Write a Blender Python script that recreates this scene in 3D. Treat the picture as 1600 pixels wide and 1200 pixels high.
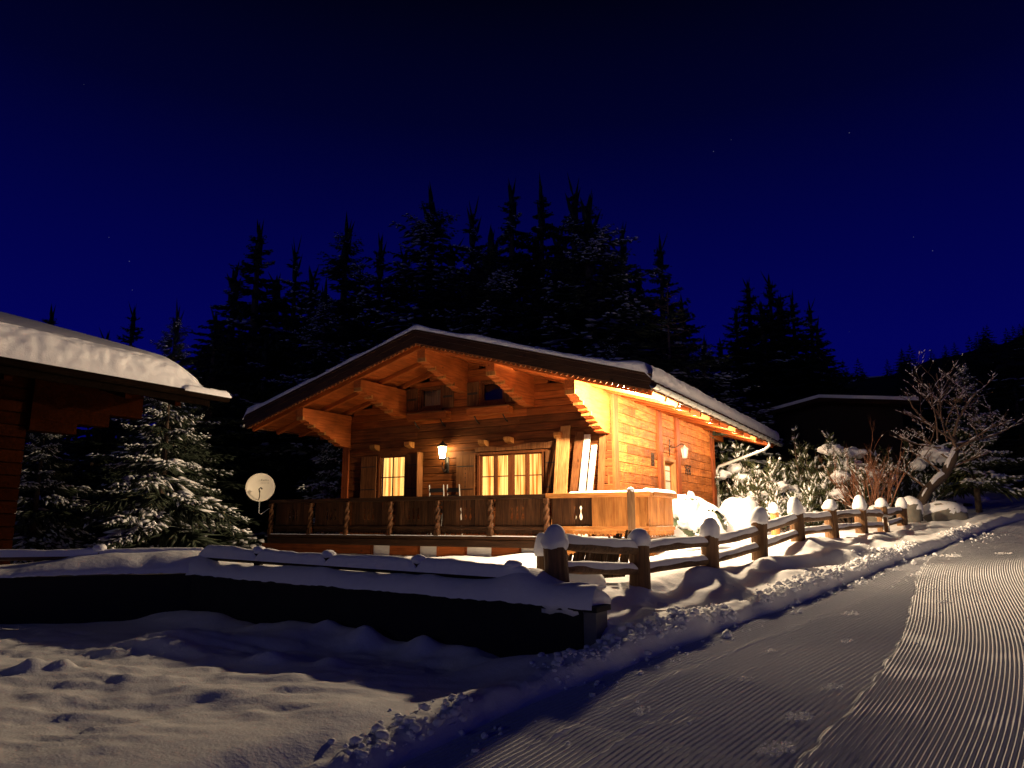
import bpy, math, random
import numpy as np
from mathutils import Matrix, Vector

for _o in list(bpy.data.objects):
    bpy.data.objects.remove(_o)
scene = bpy.context.scene
COL = scene.collection

# ---------------------------------------------------------------- camera
CAM_Z = 1.75
cam_d = bpy.data.cameras.new('camera')
cam_d.sensor_fit = 'HORIZONTAL'
cam_d.sensor_width = 36.0
cam_d.lens = 36.0 * 1150.0 / 1600.0
cam_d.clip_start = 0.05
cam_d.clip_end = 2000
cam = bpy.data.objects.new('camera', cam_d)
COL.objects.link(cam)
cam.location = (0, 0, CAM_Z)
cam.rotation_euler = (math.radians(90 + 10.686), 0, 0)
scene.camera = cam

# ---------------------------------------------------------------- night sky
world = bpy.data.worlds.new('World')
scene.world = world
world.use_nodes = True
wt = world.node_tree
wt.nodes.clear()
w_out = wt.nodes.new('ShaderNodeOutputWorld')
w_bg = wt.nodes.new('ShaderNodeBackground')
w_tc = wt.nodes.new('ShaderNodeTexCoord')
w_sep = wt.nodes.new('ShaderNodeSeparateXYZ')
w_ramp = wt.nodes.new('ShaderNodeValToRGB')
wt.links.new(w_tc.outputs['Generated'], w_sep.inputs[0])
wt.links.new(w_sep.outputs['Z'], w_ramp.inputs[0])
cr = w_ramp.color_ramp
cr.elements[0].position = 0.0
cr.elements[0].color = (0.0010, 0.0012, 0.105, 1)
cr.elements[1].position = 1.0
cr.elements[1].color = (0.0006, 0.0008, 0.004, 1)
for pos, c in ((0.22, (0.0008, 0.0011, 0.092, 1)), (0.36, (0.0005, 0.0009, 0.058, 1)),
               (0.50, (0.0004, 0.0007, 0.021, 1)), (0.62, (0.0004, 0.0006, 0.006, 1))):
    e_ = cr.elements.new(pos)
    e_.color = c
# faint stars
w_vor = wt.nodes.new('ShaderNodeTexVoronoi')
w_vor.inputs['Scale'].default_value = 55.0
wt.links.new(w_tc.outputs['Generated'], w_vor.inputs['Vector'])
w_lt = wt.nodes.new('ShaderNodeMath'); w_lt.operation = 'LESS_THAN'
w_lt.inputs[1].default_value = 0.036
wt.links.new(w_vor.outputs['Distance'], w_lt.inputs[0])
w_sc = wt.nodes.new('ShaderNodeSeparateColor')
wt.links.new(w_vor.outputs['Color'], w_sc.inputs[0])
w_gt = wt.nodes.new('ShaderNodeMath'); w_gt.operation = 'GREATER_THAN'
w_gt.inputs[1].default_value = 0.86
wt.links.new(w_sc.outputs[0], w_gt.inputs[0])
w_ml = wt.nodes.new('ShaderNodeMath'); w_ml.operation = 'MULTIPLY'
wt.links.new(w_lt.outputs[0], w_ml.inputs[0]); wt.links.new(w_gt.outputs[0], w_ml.inputs[1])
w_add = wt.nodes.new('ShaderNodeMix'); w_add.data_type = 'RGBA'; w_add.blend_type = 'ADD'
wt.links.new(w_ml.outputs[0], w_add.inputs['Factor'])
wt.links.new(w_ramp.outputs[0], w_add.inputs['A'])
w_add.inputs['B'].default_value = (0.05, 0.05, 0.07, 1)
wt.links.new(w_add.outputs['Result'], w_bg.inputs[0])
w_bg.inputs[1].default_value = 1.0
wt.links.new(w_bg.outputs[0], w_out.inputs[0])

# very weak bluish fill lamp, added to lift the trees and roof snow
night_fill_d = bpy.data.lights.new('night_fill', 'SUN')
night_fill_d.energy = 0.045
night_fill_d.angle = math.radians(0.5)
night_fill_d.color = (0.75, 0.82, 1.0)
night_fill = bpy.data.objects.new('night_fill', night_fill_d)
COL.objects.link(night_fill)
night_fill.rotation_euler = (math.radians(77), 0, math.radians(-38))

vs = scene.view_settings
vs.view_transform = 'Standard'
vs.look = 'None'
vs.exposure = 0.0
vs.gamma = 1.0
vs.use_curve_mapping = False
scene.cycles.use_denoising = True
scene.cycles.max_bounces = 6
scene.cycles.diffuse_bounces = 3
scene.cycles.glossy_bounces = 2
scene.cycles.transparent_max_bounces = 6
scene.cycles.sample_clamp_indirect = 4.0

FLOOD_W = 3700.0
SPOT_W = 110.0
LANTERN_W = 20.0
FLOOD_COL = (1.0, 0.74, 0.46)
LANTERN_COL = (1.0, 0.72, 0.34)

# ---------------------------------------------------------------- numpy helpers
rng = np.random.default_rng(11)
random.seed(4)


def hash2(ix, iy, seed):
    n = (ix.astype(np.int64) * 374761393 + iy.astype(np.int64) * 668265263 + seed * 982451653) & 0x7fffffff
    n = ((n ^ (n >> 13)) * 1274126177) & 0x7fffffff
    n = n ^ (n >> 16)
    return (n & 0xffff) / 65535.0


def vn(x, y, seed=0):
    x = np.asarray(x, float); y = np.asarray(y, float)
    x, y = np.broadcast_arrays(x, y)
    ix = np.floor(x); iy = np.floor(y)
    fx = x - ix; fy = y - iy
    fx = fx * fx * fx * (fx * (fx * 6 - 15) + 10); fy = fy * fy * fy * (fy * (fy * 6 - 15) + 10)
    a = hash2(ix, iy, seed); b = hash2(ix + 1, iy, seed)
    c = hash2(ix, iy + 1, seed); d = hash2(ix + 1, iy + 1, seed)
    return ((a * (1 - fx) + b * fx) * (1 - fy) + (c * (1 - fx) + d * fx) * fy) * 2 - 1


def fbm(x, y, seed=0, octv=3, gain=0.5):
    s = 0; a = 1
    for k in range(octv):
        r = 0.6 + 0.9 * k
        xr = x * math.cos(r) - y * math.sin(r); yr = x * math.sin(r) + y * math.cos(r)
        s = s + a * vn(xr * 2.03 ** k, yr * 2.03 ** k, seed + k * 17)
        a *= gain
    return s


def sst(a, b, x):
    t = np.clip((np.asarray(x, float) - a) / (b - a), 0, 1)
    return t * t * (3 - 2 * t)


def link(name, me, mat=None, parent=None, loc=None, rotz=None, smooth=False, **props):
    o = bpy.data.objects.new(name, me)
    COL.objects.link(o)
    if mat is not None and me is not None and len(me.materials) == 0:
        me.materials.append(mat)
    if parent is not None:
        o.parent = parent
    if loc is not None:
        o.location = loc
    if rotz is not None:
        o.rotation_euler = (0, 0, rotz)
    if smooth and me is not None:
        me.polygons.foreach_set('use_smooth', [True] * len(me.polygons))
    for k, v in props.items():
        o[k] = v
    return o


def thing(name, label, cat, loc=(0, 0, 0), rotz=0.0, group=None):
    o = bpy.data.objects.new(name, None)
    COL.objects.link(o)
    o.empty_display_size = 0.2
    o.location = loc
    o.rotation_euler = (0, 0, rotz)
    o['label'] = label
    o['category'] = cat
    if group:
        o['group'] = group
    return o


def tag(o, label, cat, group=None):
    o['label'] = label
    o['category'] = cat
    if group:
        o['group'] = group
    return o


def mesh_np(name, V, F):
    """V (n,3), F list of arrays/2D int arrays (tri or quad)."""
    me = bpy.data.meshes.new(name)
    V = np.asarray(V, np.float32)
    Fs = F if isinstance(F, list) else [F]
    Fs = [np.asarray(f, np.int32) for f in Fs if len(f)]
    nl = sum(f.size for f in Fs); npoly = sum(len(f) for f in Fs)
    me.vertices.add(len(V)); me.vertices.foreach_set('co', V.ravel())
    me.loops.add(nl)
    me.loops.foreach_set('vertex_index', np.concatenate([f.ravel() for f in Fs]))
    me.polygons.add(npoly)
    sizes = np.concatenate([np.full(len(f), f.shape[1], np.int32) for f in Fs])
    starts = np.concatenate([[0], np.cumsum(sizes)[:-1]]).astype(np.int32)
    me.polygons.foreach_set('loop_start', starts)
    me.update(calc_edges=True)
    me.validate()
    return me


def grid_mesh(name, X, Y, Z):
    n, m = X.shape
    V = np.stack([X.ravel(), Y.ravel(), Z.ravel()], 1)
    i = np.arange(n * m).reshape(n, m)
    F = np.stack([i[:-1, :-1].ravel(), i[1:, :-1].ravel(), i[1:, 1:].ravel(), i[:-1, 1:].ravel()], 1)
    return mesh_np(name, V, F)


class MB:
    def __init__(self):
        self.v = []; self.f = []

    def add(self, vs_, fs_):
        o = len(self.v)
        self.v += [tuple(p) for p in vs_]
        self.f += [tuple(i + o for i in f) for f in fs_]
        return self

    def box(self, x0, x1, y0, y1, z0, z1):
        return self.add([(x0, y0, z0), (x1, y0, z0), (x1, y1, z0), (x0, y1, z0),
                         (x0, y0, z1), (x1, y0, z1), (x1, y1, z1), (x0, y1, z1)],
                        [(0, 3, 2, 1), (4, 5, 6, 7), (0, 1, 5, 4), (1, 2, 6, 5), (2, 3, 7, 6), (3, 0, 4, 7)])

    def cbox(self, x0, x1, y0, y1, z0, z1, c=0.008):
        """box chamfered along its long x axis and ends: cross-section is an octagon in y,z"""
        pr = [(y0 + c, z0), (y1 - c, z0), (y1, z0 + c), (y1, z1 - c), (y1 - c, z1), (y0 + c, z1), (y0, z1 - c), (y0, z0 + c)]
        return self.prism_x(pr, x0, x1)

    def prism_x(self, pr, x0, x1):
        n = len(pr)
        V = [(x0, y, z) for y, z in pr] + [(x1, y, z) for y, z in pr]
        F = [tuple(range(n - 1, -1, -1)), tuple(range(n, 2 * n))]
        F += [(i, (i + 1) % n, n + (i + 1) % n, n + i) for i in range(n)]
        return self.add(V, F)

    def prism_y(self, pr, y0, y1):
        """pr list of (x,z)"""
        n = len(pr)
        V = [(x, y0, z) for x, z in pr] + [(x, y1, z) for x, z in pr]
        F = [tuple(range(n)), tuple(range(2 * n - 1, n - 1, -1))]
        F += [(i, n + i, n + (i + 1) % n, (i + 1) % n) for i in range(n)]
        return self.add(V, F)

    def prism_z(self, pr, z0, z1):
        n = len(pr)
        V = [(x, y, z0) for x, y in pr] + [(x, y, z1) for x, y in pr]
        F = [tuple(range(n - 1, -1, -1)), tuple(range(n, 2 * n))]
        F += [(i, (i + 1) % n, n + (i + 1) % n, n + i) for i in range(n)]
        return self.add(V, F)

    def tube(self, pts, rad, n=8, cap=True, squash=1.0):
        pts = [Vector(p) for p in pts]
        if not hasattr(rad, '__len__'):
            rad = [rad] * len(pts)
        rings = []
        for k, p in enumerate(pts):
            if k == 0: d = pts[1] - p
            elif k == len(pts) - 1: d = p - pts[k - 1]
            else: d = pts[k + 1] - pts[k - 1]
            d.normalize()
            a = d.orthogonal() if abs(d.z) > 0.95 else Vector((0, 0, 1)).cross(d)
            a.normalize(); b = d.cross(a)
            rings.append([p + (a * math.cos(2 * math.pi * i / n) + b * math.sin(2 * math.pi * i / n) * squash) * rad[k] for i in range(n)])
        V = [q for r in rings for q in r]
        F = []
        for k in range(len(pts) - 1):
            for i in range(n):
                F.append((k * n + i, k * n + (i + 1) % n, (k + 1) * n + (i + 1) % n, (k + 1) * n + i))
        if cap:
            F.append(tuple(range(n - 1, -1, -1)))
            F.append(tuple((len(pts) - 1) * n + i for i in range(n)))
        return self.add(V, F)

    def lathe(self, prof, n=16, cx=0, cy=0, jit=0.0, rr=random):
        V = []; F = []
        for r, z in prof:
            for i in range(n):
                j = 1 + rr.uniform(-jit, jit)
                V.append((cx + r * j * math.cos(2 * math.pi * i / n), cy + r * j * math.sin(2 * math.pi * i / n), z))
        m = len(prof)
        for k in range(m - 1):
            for i in range(n):
                F.append((k * n + i, k * n + (i + 1) % n, (k + 1) * n + (i + 1) % n, (k + 1) * n + i))
        F.append(tuple(range(n - 1, -1, -1)))
        F.append(tuple((m - 1) * n + i for i in range(n)))
        return self.add(V, F)

    def mesh(self, name):
        me = bpy.data.meshes.new(name)
        me.from_pydata(self.v, [], self.f)
        me.update()
        return me

    def build(self, name, mat, parent=None, smooth=False, **kw):
        return link(name, self.mesh(name), mat, parent, smooth=smooth, **kw)


# ---------------------------------------------------------------- materials
def nodes_of(name):
    m = bpy.data.materials.new(name)
    m.use_nodes = True
    t = m.node_tree
    b = t.nodes['Principled BSDF']
    return m, t, b


def wood(name, c1, c2, rough=0.6, axis='X', scale=1.0, bump=0.25, hewn=0.0, var=0.35, spec=0.12):
    """procedural timber; grain along the given object axis"""
    m, t, b = nodes_of(name)
    tc = t.nodes.new('ShaderNodeTexCoord')
    oi = t.nodes.new('ShaderNodeObjectInfo')
    mp = t.nodes.new('ShaderNodeMapping')
    s = {'X': (1.2, 16, 16), 'Y': (16, 1.2, 16), 'Z': (16, 16, 1.2)}[axis]
    mp.inputs['Scale'].default_value = tuple(q * scale for q in s)
    comb = t.nodes.new('ShaderNodeVectorMath'); comb.operation = 'MULTIPLY_ADD'
    comb.inputs[1].default_value = (7.3, 11.1, 5.7)
    t.links.new(oi.outputs['Random'], comb.inputs[0])
    t.links.new(tc.outputs['Object'], comb.inputs[2])
    t.links.new(comb.outputs[0], mp.inputs[0])
    n1 = t.nodes.new('ShaderNodeTexNoise')
    n1.inputs['Scale'].default_value = 1.6; n1.inputs['Detail'].default_value = 5; n1.inputs['Distortion'].default_value = 0.6
    t.links.new(mp.outputs[0], n1.inputs['Vector'])
    rp = t.nodes.new('ShaderNodeValToRGB')
    rp.color_ramp.elements[0].position = 0.33; rp.color_ramp.elements[0].color = (*c2, 1)
    rp.color_ramp.elements[1].position = 0.66; rp.color_ramp.elements[1].color = (*c1, 1)
    t.links.new(n1.outputs['Fac'], rp.inputs[0])
    # per-board tone
    mr = t.nodes.new('ShaderNodeMapRange')
    mr.inputs['To Min'].default_value = 1 - var; mr.inputs['To Max'].default_value = 1 + var * 0.6
    t.links.new(oi.outputs['Random'], mr.inputs[0])
    # blotchy weathering
    n2 = t.nodes.new('ShaderNodeTexNoise'); n2.inputs['Scale'].default_value = 2.2; n2.inputs['Detail'].default_value = 3
    t.links.new(comb.outputs[0], n2.inputs['Vector'])
    mr2 = t.nodes.new('ShaderNodeMapRange')
    mr2.inputs['From Min'].default_value = 0.3; mr2.inputs['From Max'].default_value = 0.7
    mr2.inputs['To Min'].default_value = 0.72; mr2.inputs['To Max'].default_value = 1.12
    t.links.new(n2.outputs['Fac'], mr2.inputs[0])
    mu = t.nodes.new('ShaderNodeMath'); mu.operation = 'MULTIPLY'
    t.links.new(mr.outputs[0], mu.inputs[0]); t.links.new(mr2.outputs[0], mu.inputs[1])
    mx = t.nodes.new('ShaderNodeVectorMath'); mx.operation = 'SCALE'
    kv = t.nodes.new('ShaderNodeTexVoronoi'); kv.inputs['Scale'].default_value = 3.2
    mk = t.nodes.new('ShaderNodeMapping'); mk.inputs['Scale'].default_value = {'X': (.55, 1, 1), 'Y': (1, .55, 1), 'Z': (1, 1, .55)}[axis]
    t.links.new(comb.outputs[0], mk.inputs[0]); t.links.new(mk.outputs[0], kv.inputs['Vector'])
    kr = t.nodes.new('ShaderNodeMapRange'); kr.inputs['From Min'].default_value = .035; kr.inputs['From Max'].default_value = .10
    kr.inputs['To Min'].default_value = .35; kr.inputs['To Max'].default_value = 1.0
    t.links.new(kv.outputs['Distance'], kr.inputs[0])
    mu2 = t.nodes.new('ShaderNodeMath'); mu2.operation = 'MULTIPLY'
    t.links.new(mu.outputs[0], mu2.inputs[0]); t.links.new(kr.outputs[0], mu2.inputs[1])
    t.links.new(rp.outputs[0], mx.inputs[0]); t.links.new(mu2.outputs[0], mx.inputs['Scale'])
    t.links.new(mx.outputs[0], b.inputs['Base Color'])
    b.inputs['Roughness'].default_value = rough
    b.inputs['Specular IOR Level'].default_value = spec
    bp = t.nodes.new('ShaderNodeBump'); bp.inputs['Strength'].default_value = bump; bp.inputs['Distance'].default_value = 0.02
    if hewn > 0:
        # axe marks: short scallops across the grain
        mp2 = t.nodes.new('ShaderNodeMapping')
        s2 = {'X': (7.5, 3, 3.2), 'Y': (3, 7.5, 3.2), 'Z': (3, 3.2, 7.5)}[axis]
        mp2.inputs['Scale'].default_value = s2
        t.links.new(comb.outputs[0], mp2.inputs[0])
        vo = t.nodes.new('ShaderNodeTexVoronoi'); vo.inputs['Scale'].default_value = 1.0
        t.links.new(mp2.outputs[0], vo.inputs['Vector'])
        ad = t.nodes.new('ShaderNodeMath'); ad.operation = 'MULTIPLY_ADD'
        ad.inputs[1].default_value = hewn
        t.links.new(vo.outputs['Distance'], ad.inputs[0]); t.links.new(n1.outputs['Fac'], ad.inputs[2])
        t.links.new(ad.outputs[0], bp.inputs['Height'])
    else:
        t.links.new(n1.outputs['Fac'], bp.inputs['Height'])
    t.links.new(bp.outputs[0], b.inputs['Normal'])
    return m


def plain(name, col, rough=0.5, metal=0.0, noise=0.0, nscale=8.0, bump=0.0):
    m, t, b = nodes_of(name)
    b.inputs['Base Color'].default_value = (*col, 1)
    b.inputs['Roughness'].default_value = rough
    b.inputs['Metallic'].default_value = metal
    if noise or bump:
        tc = t.nodes.new('ShaderNodeTexCoord')
        n = t.nodes.new('ShaderNodeTexNoise'); n.inputs['Scale'].default_value = nscale; n.inputs['Detail'].default_value = 4
        t.links.new(tc.outputs['Object'], n.inputs['Vector'])
        if noise:
            mr = t.nodes.new('ShaderNodeMapRange')
            mr.inputs['To Min'].default_value = 1 - noise; mr.inputs['To Max'].default_value = 1 + noise
            t.links.new(n.outputs['Fac'], mr.inputs[0])
            mx = t.nodes.new('ShaderNodeVectorMath'); mx.operation = 'SCALE'
            mx.inputs[0].default_value = col
            t.links.new(mr.outputs[0], mx.inputs['Scale'])
            t.links.new(mx.outputs[0], b.inputs['Base Color'])
        if bump:
            bp = t.nodes.new('ShaderNodeBump'); bp.inputs['Strength'].default_value = bump; bp.inputs['Distance'].default_value = 0.02
            t.links.new(n.outputs['Fac'], bp.inputs['Height'])
            t.links.new(bp.outputs[0], b.inputs['Normal'])
    return m


def snow_mat(name, bump=0.35, fine=55.0, col=(0.84, 0.85, 0.88), coarse=9.0):
    m, t, b = nodes_of(name)
    b.inputs['Roughness'].default_value = 0.75
    b.inputs['Specular IOR Level'].default_value = 0.25
    geo = t.nodes.new('ShaderNodeNewGeometry')
    n1 = t.nodes.new('ShaderNodeTexNoise'); n1.inputs['Scale'].default_value = fine; n1.inputs['Detail'].default_value = 3
    n2 = t.nodes.new('ShaderNodeTexNoise'); n2.inputs['Scale'].default_value = coarse; n2.inputs['Detail'].default_value = 4
    t.links.new(geo.outputs['Position'], n1.inputs['Vector']); t.links.new(geo.outputs['Position'], n2.inputs['Vector'])
    ad = t.nodes.new('ShaderNodeMath'); ad.operation = 'MULTIPLY_ADD'; ad.inputs[1].default_value = 0.35
    t.links.new(n1.outputs['Fac'], ad.inputs[0]); t.links.new(n2.outputs['Fac'], ad.inputs[2])
    bp = t.nodes.new('ShaderNodeBump'); bp.inputs['Strength'].default_value = bump; bp.inputs['Distance'].default_value = 0.03
    t.links.new(ad.outputs[0], bp.inputs['Height']); t.links.new(bp.outputs[0], b.inputs['Normal'])
    mr = t.nodes.new('ShaderNodeMapRange'); mr.inputs['To Min'].default_value = 0.93; mr.inputs['To Max'].default_value = 1.05
    t.links.new(n2.outputs['Fac'], mr.inputs[0])
    mx = t.nodes.new('ShaderNodeVectorMath'); mx.operation = 'SCALE'; mx.inputs[0].default_value = col
    t.links.new(mr.outputs[0], mx.inputs['Scale']); t.links.new(mx.outputs[0], b.inputs['Base Color'])
    return m


def emit(name, col, strength):
    m = bpy.data.materials.new(name); m.use_nodes = True
    t = m.node_tree; t.nodes.clear()
    o = t.nodes.new('ShaderNodeOutputMaterial'); e = t.nodes.new('ShaderNodeEmission')
    e.inputs[0].default_value = (*col, 1); e.inputs[1].default_value = strength
    t.links.new(e.outputs[0], o.inputs[0])
    return m


def curtain_lit(name, strength):
    m = bpy.data.materials.new(name); m.use_nodes = True
    t = m.node_tree; t.nodes.clear()
    o = t.nodes.new('ShaderNodeOutputMaterial'); e = t.nodes.new('ShaderNodeEmission')
    tc = t.nodes.new('ShaderNodeTexCoord'); mp = t.nodes.new('ShaderNodeMapping'); mp.inputs['Scale'].default_value = (22, 1, 0.7)
    n = t.nodes.new('ShaderNodeTexNoise'); n.inputs['Scale'].default_value = 1.0; n.inputs['Detail'].default_value = 3
    oi = t.nodes.new('ShaderNodeObjectInfo')
    vm = t.nodes.new('ShaderNodeVectorMath'); vm.operation = 'MULTIPLY_ADD'; vm.inputs[1].default_value = (9, 0, 3)
    t.links.new(oi.outputs['Random'], vm.inputs[0]); t.links.new(tc.outputs['Object'], vm.inputs[2])
    t.links.new(vm.outputs[0], mp.inputs[0]); t.links.new(mp.outputs[0], n.inputs['Vector'])
    rp = t.nodes.new('ShaderNodeValToRGB')
    rp.color_ramp.elements[0].position = 0.37; rp.color_ramp.elements[0].color = (0.55, 0.15, 0.018, 1)
    rp.color_ramp.elements[1].position = 0.58; rp.color_ramp.elements[1].color = (1.0, 0.60, 0.15, 1)
    t.links.new(n.outputs['Fac'], rp.inputs[0]); t.links.new(rp.outputs[0], e.inputs[0])
    e.inputs[1].default_value = strength
    t.links.new(e.outputs[0], o.inputs[0])
    return m


def glass_mat(name):
    m = bpy.data.materials.new(name); m.use_nodes = True
    t = m.node_tree; t.nodes.clear()
    o = t.nodes.new('ShaderNodeOutputMaterial')
    tr = t.nodes.new('ShaderNodeBsdfTransparent'); gl = t.nodes.new('ShaderNodeBsdfGlossy'); gl.inputs['Roughness'].default_value = 0.02
    fr = t.nodes.new('ShaderNodeFresnel'); fr.inputs[0].default_value = 1.45
    mx = t.nodes.new('ShaderNodeMixShader')
    t.links.new(fr.outputs[0], mx.inputs[0]); t.links.new(tr.outputs[0], mx.inputs[1]); t.links.new(gl.outputs[0], mx.inputs[2])
    t.links.new(mx.outputs[0], o.inputs[0])
    return m


M = {}
M['snow'] = snow_mat('snow_ground')
M['snow_soft'] = snow_mat('snow_soft', bump=0.3, fine=70, coarse=14)
M['snow_rough'] = snow_mat('snow_rough', bump=0.9, fine=28, coarse=8)
M['snow_tree'] = plain('snow_on_branches', (0.82, 0.83, 0.86), 0.8)
M['road_snow'] = snow_mat('groomed_snow', bump=0.3, fine=90, coarse=22, col=(0.80, 0.81, 0.85))
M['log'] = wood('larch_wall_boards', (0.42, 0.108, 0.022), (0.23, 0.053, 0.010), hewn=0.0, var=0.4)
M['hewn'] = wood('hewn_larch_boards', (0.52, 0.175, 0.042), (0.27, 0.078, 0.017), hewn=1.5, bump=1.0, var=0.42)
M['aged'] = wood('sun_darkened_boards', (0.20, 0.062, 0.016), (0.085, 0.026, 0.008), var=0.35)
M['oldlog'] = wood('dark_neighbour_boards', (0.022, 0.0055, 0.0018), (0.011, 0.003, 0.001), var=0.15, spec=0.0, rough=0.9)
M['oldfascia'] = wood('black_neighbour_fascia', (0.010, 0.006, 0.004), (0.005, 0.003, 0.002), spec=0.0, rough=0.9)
M['post'] = wood('red_brown_posts', (0.30, 0.075, 0.02), (0.18, 0.042, 0.012), axis='Z', var=0.12)
M['soffit'] = wood('soffit_boards', (0.42, 0.100, 0.020), (0.26, 0.056, 0.011), var=0.3)
M['rafter'] = wood('rafters', (0.42, 0.100, 0.020), (0.25, 0.056, 0.011), var=0.12)
M['purlin'] = wood('purlins', (0.46, 0.115, 0.024), (0.28, 0.064, 0.013), axis='Y', var=0.1)
M['fascia'] = wood('dark_fascia', (0.050, 0.026, 0.014), (0.024, 0.012, 0.007), rough=0.35, var=0.2)
M['trim'] = wood('valance_trim', (0.20, 0.07, 0.022), (0.11, 0.04, 0.014), var=0.1)
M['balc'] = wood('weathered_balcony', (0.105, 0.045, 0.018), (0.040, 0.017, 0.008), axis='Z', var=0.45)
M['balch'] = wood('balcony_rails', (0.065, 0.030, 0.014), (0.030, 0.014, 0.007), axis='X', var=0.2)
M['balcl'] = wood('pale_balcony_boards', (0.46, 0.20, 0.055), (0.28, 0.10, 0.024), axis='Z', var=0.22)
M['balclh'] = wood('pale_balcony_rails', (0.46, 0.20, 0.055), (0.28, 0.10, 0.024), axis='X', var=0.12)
M['window'] = wood('window_frames', (0.20, 0.065, 0.02), (0.13, 0.038, 0.012), axis='Z', var=0.1)
M['shutter'] = wood('shutter_boards', (0.20, 0.080, 0.028), (0.105, 0.040, 0.014), axis='Z', var=0.2)
M['board'] = wood('loose_boards', (0.50, 0.25, 0.09), (0.34, 0.15, 0.05), axis='Z', var=0.2)
M['whiteboard'] = wood('pale_loose_boards', (0.74, 0.68, 0.58), (0.55, 0.48, 0.38), axis='Z', var=0.08)
M['fencewood'] = wood('fence_logs', (0.26, 0.145, 0.07), (0.13, 0.07, 0.034), axis='Z', var=0.2, bump=0.5)
M['railwood'] = wood('fence_rails', (0.24, 0.14, 0.075), (0.12, 0.068, 0.036), axis='X', var=0.2, bump=0.5)
M['darkwood'] = wood('dark_garden_fence', (0.035, 0.022, 0.014), (0.018, 0.011, 0.008), axis='X')
M['reed'] = wood('split_sticks', (0.12, 0.065, 0.03), (0.05, 0.027, 0.013), axis='Z', var=0.5)
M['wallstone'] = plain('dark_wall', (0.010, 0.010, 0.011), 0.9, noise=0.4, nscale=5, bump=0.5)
M['wallend'] = plain('concrete_end', (0.14, 0.14, 0.14), 0.9, noise=0.25, nscale=7, bump=0.4)
M['plaster'] = plain('white_plaster', (0.86, 0.82, 0.74), 0.9, noise=0.08, nscale=9, bump=0.25)
M['metal'] = plain('zinc_gutter', (0.50, 0.52, 0.50), 0.42, metal=0.25, noise=0.1)
M['iron'] = plain('black_iron', (0.02, 0.018, 0.016), 0.5, metal=0.4)
M['paleiron'] = plain('grey_iron', (0.45, 0.43, 0.38), 0.5, metal=0.2)
M['black'] = plain('dark_room', (0.004, 0.004, 0.005), 0.9)
M['dish'] = plain('cream_dish', (0.86, 0.80, 0.66), 0.5)
M['dishdark'] = plain('dish_print', (0.22, 0.20, 0.18), 0.7)
M['glass'] = glass_mat('window_glass')
M['curtain'] = curtain_lit('lit_curtain', 2.0)
M['curtain_dim'] = plain('unlit_curtain', (0.34, 0.29, 0.17), 0.9)
M['bulb'] = emit('lantern_glow', (1.0, 0.74, 0.36), 60.0)
M['litpane'] = emit('lit_lantern_glass', (1.0, 0.74, 0.34), 80.0)
M['floodface'] = emit('flood_lens', (1.0, 0.82, 0.58), 12.0)
M['needle'] = plain('spruce_needles', (0.022, 0.034, 0.016), 0.7, noise=0.4, nscale=3)
M['pine'] = plain('pine_needles', (0.055, 0.068, 0.022), 0.7, noise=0.4, nscale=3)
M['bark'] = plain('bark', (0.075, 0.05, 0.034), 0.9, noise=0.4, nscale=12, bump=0.6)
M['twig'] = plain('red_brown_twigs', (0.20, 0.085, 0.045), 0.8, noise=0.3, nscale=10)
M['greytwig'] = plain('grey_twigs', (0.16, 0.105, 0.07), 0.8, noise=0.3, nscale=10)
M['rock'] = plain('grey_boulder', (0.16, 0.15, 0.13), 0.9, noise=0.4, nscale=6, bump=0.7)
M['tarp'] = plain('green_tarp', (0.06, 0.085, 0.045), 0.55, noise=0.3, nscale=9, bump=0.3)
M['hillmat'] = plain('dark_hill', (0.012, 0.014, 0.012), 1.0, noise=0.3, nscale=0.3)
M['farwall'] = plain('far_house_wall', (0.02, 0.012, 0.008), 0.9, noise=0.3)

# ---------------------------------------------------------------- layout frame
TH = math.radians(30.2)
U = np.array([math.cos(TH), -math.sin(TH)]); VV = np.array([math.sin(TH), math.cos(TH)])
HC = np.array([2.721, 15.0])               # balcony front right corner
A_ = math.radians(41.7)
RD = np.array([math.sin(A_), math.cos(A_)]); RN = np.array([-math.cos(A_), math.sin(A_)])
SLOPE = 0.070
ROAD0 = 0.10


def roadz(t):
    return ROAD0 + np.interp(t, [-50, 40, 130], [SLOPE * -50, SLOPE * 40, SLOPE * 40 + 3])

KW = np.array([0.66, 7.20])                # right end of the retaining wall
LW = np.array([-4.24, 10.05])              # bend of the wall


def td2xy(t, d):
    return t * RD[0] + d * RN[0], t * RD[1] + d * RN[1]


def uv2xy(u, v):
    return HC[0] + u * U[0] + v * VV[0], HC[1] + u * U[1] + v * VV[1]


EDGE_T = np.array([-20, 0, 3.05, 4.26, 6.07, 8.7, 10.8, 13.2, 15.7, 18.2, 21.8, 26, 40, 70, 130])
EDGE_D = np.array([3.2, 3.5, 3.69, 3.80, 3.84, 3.73, 3.66, 3.72, 3.62, 3.55, 3.46, 3.1, 0.0, -10, -30])
ZB_T = np.array([-20, 4.5, 6.1, 7.9, 9.7, 11.5, 13.3, 15.1, 16.9, 18.7, 20.5, 26, 40, 130])
ZB_Z = np.array([0.95, 0.98, 1.0, 1.02, 1.08, 1.22, 1.40, 1.47, 1.53, 1.55, 1.66, 2.0, 3.1, 12.0])


def edge(t):
    return np.interp(t, EDGE_T, EDGE_D)


def hill(x, y):
    b = np.maximum(0, y - 27)
    h = 0.10 * b + 0.0008 * b * b
    r = np.maximum(0, x - 14)
    return np.minimum(h + 0.0, 30) * 0.75 + 0.05 * np.maximum(0, r - 6) * sst(20, 40, y)


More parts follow.
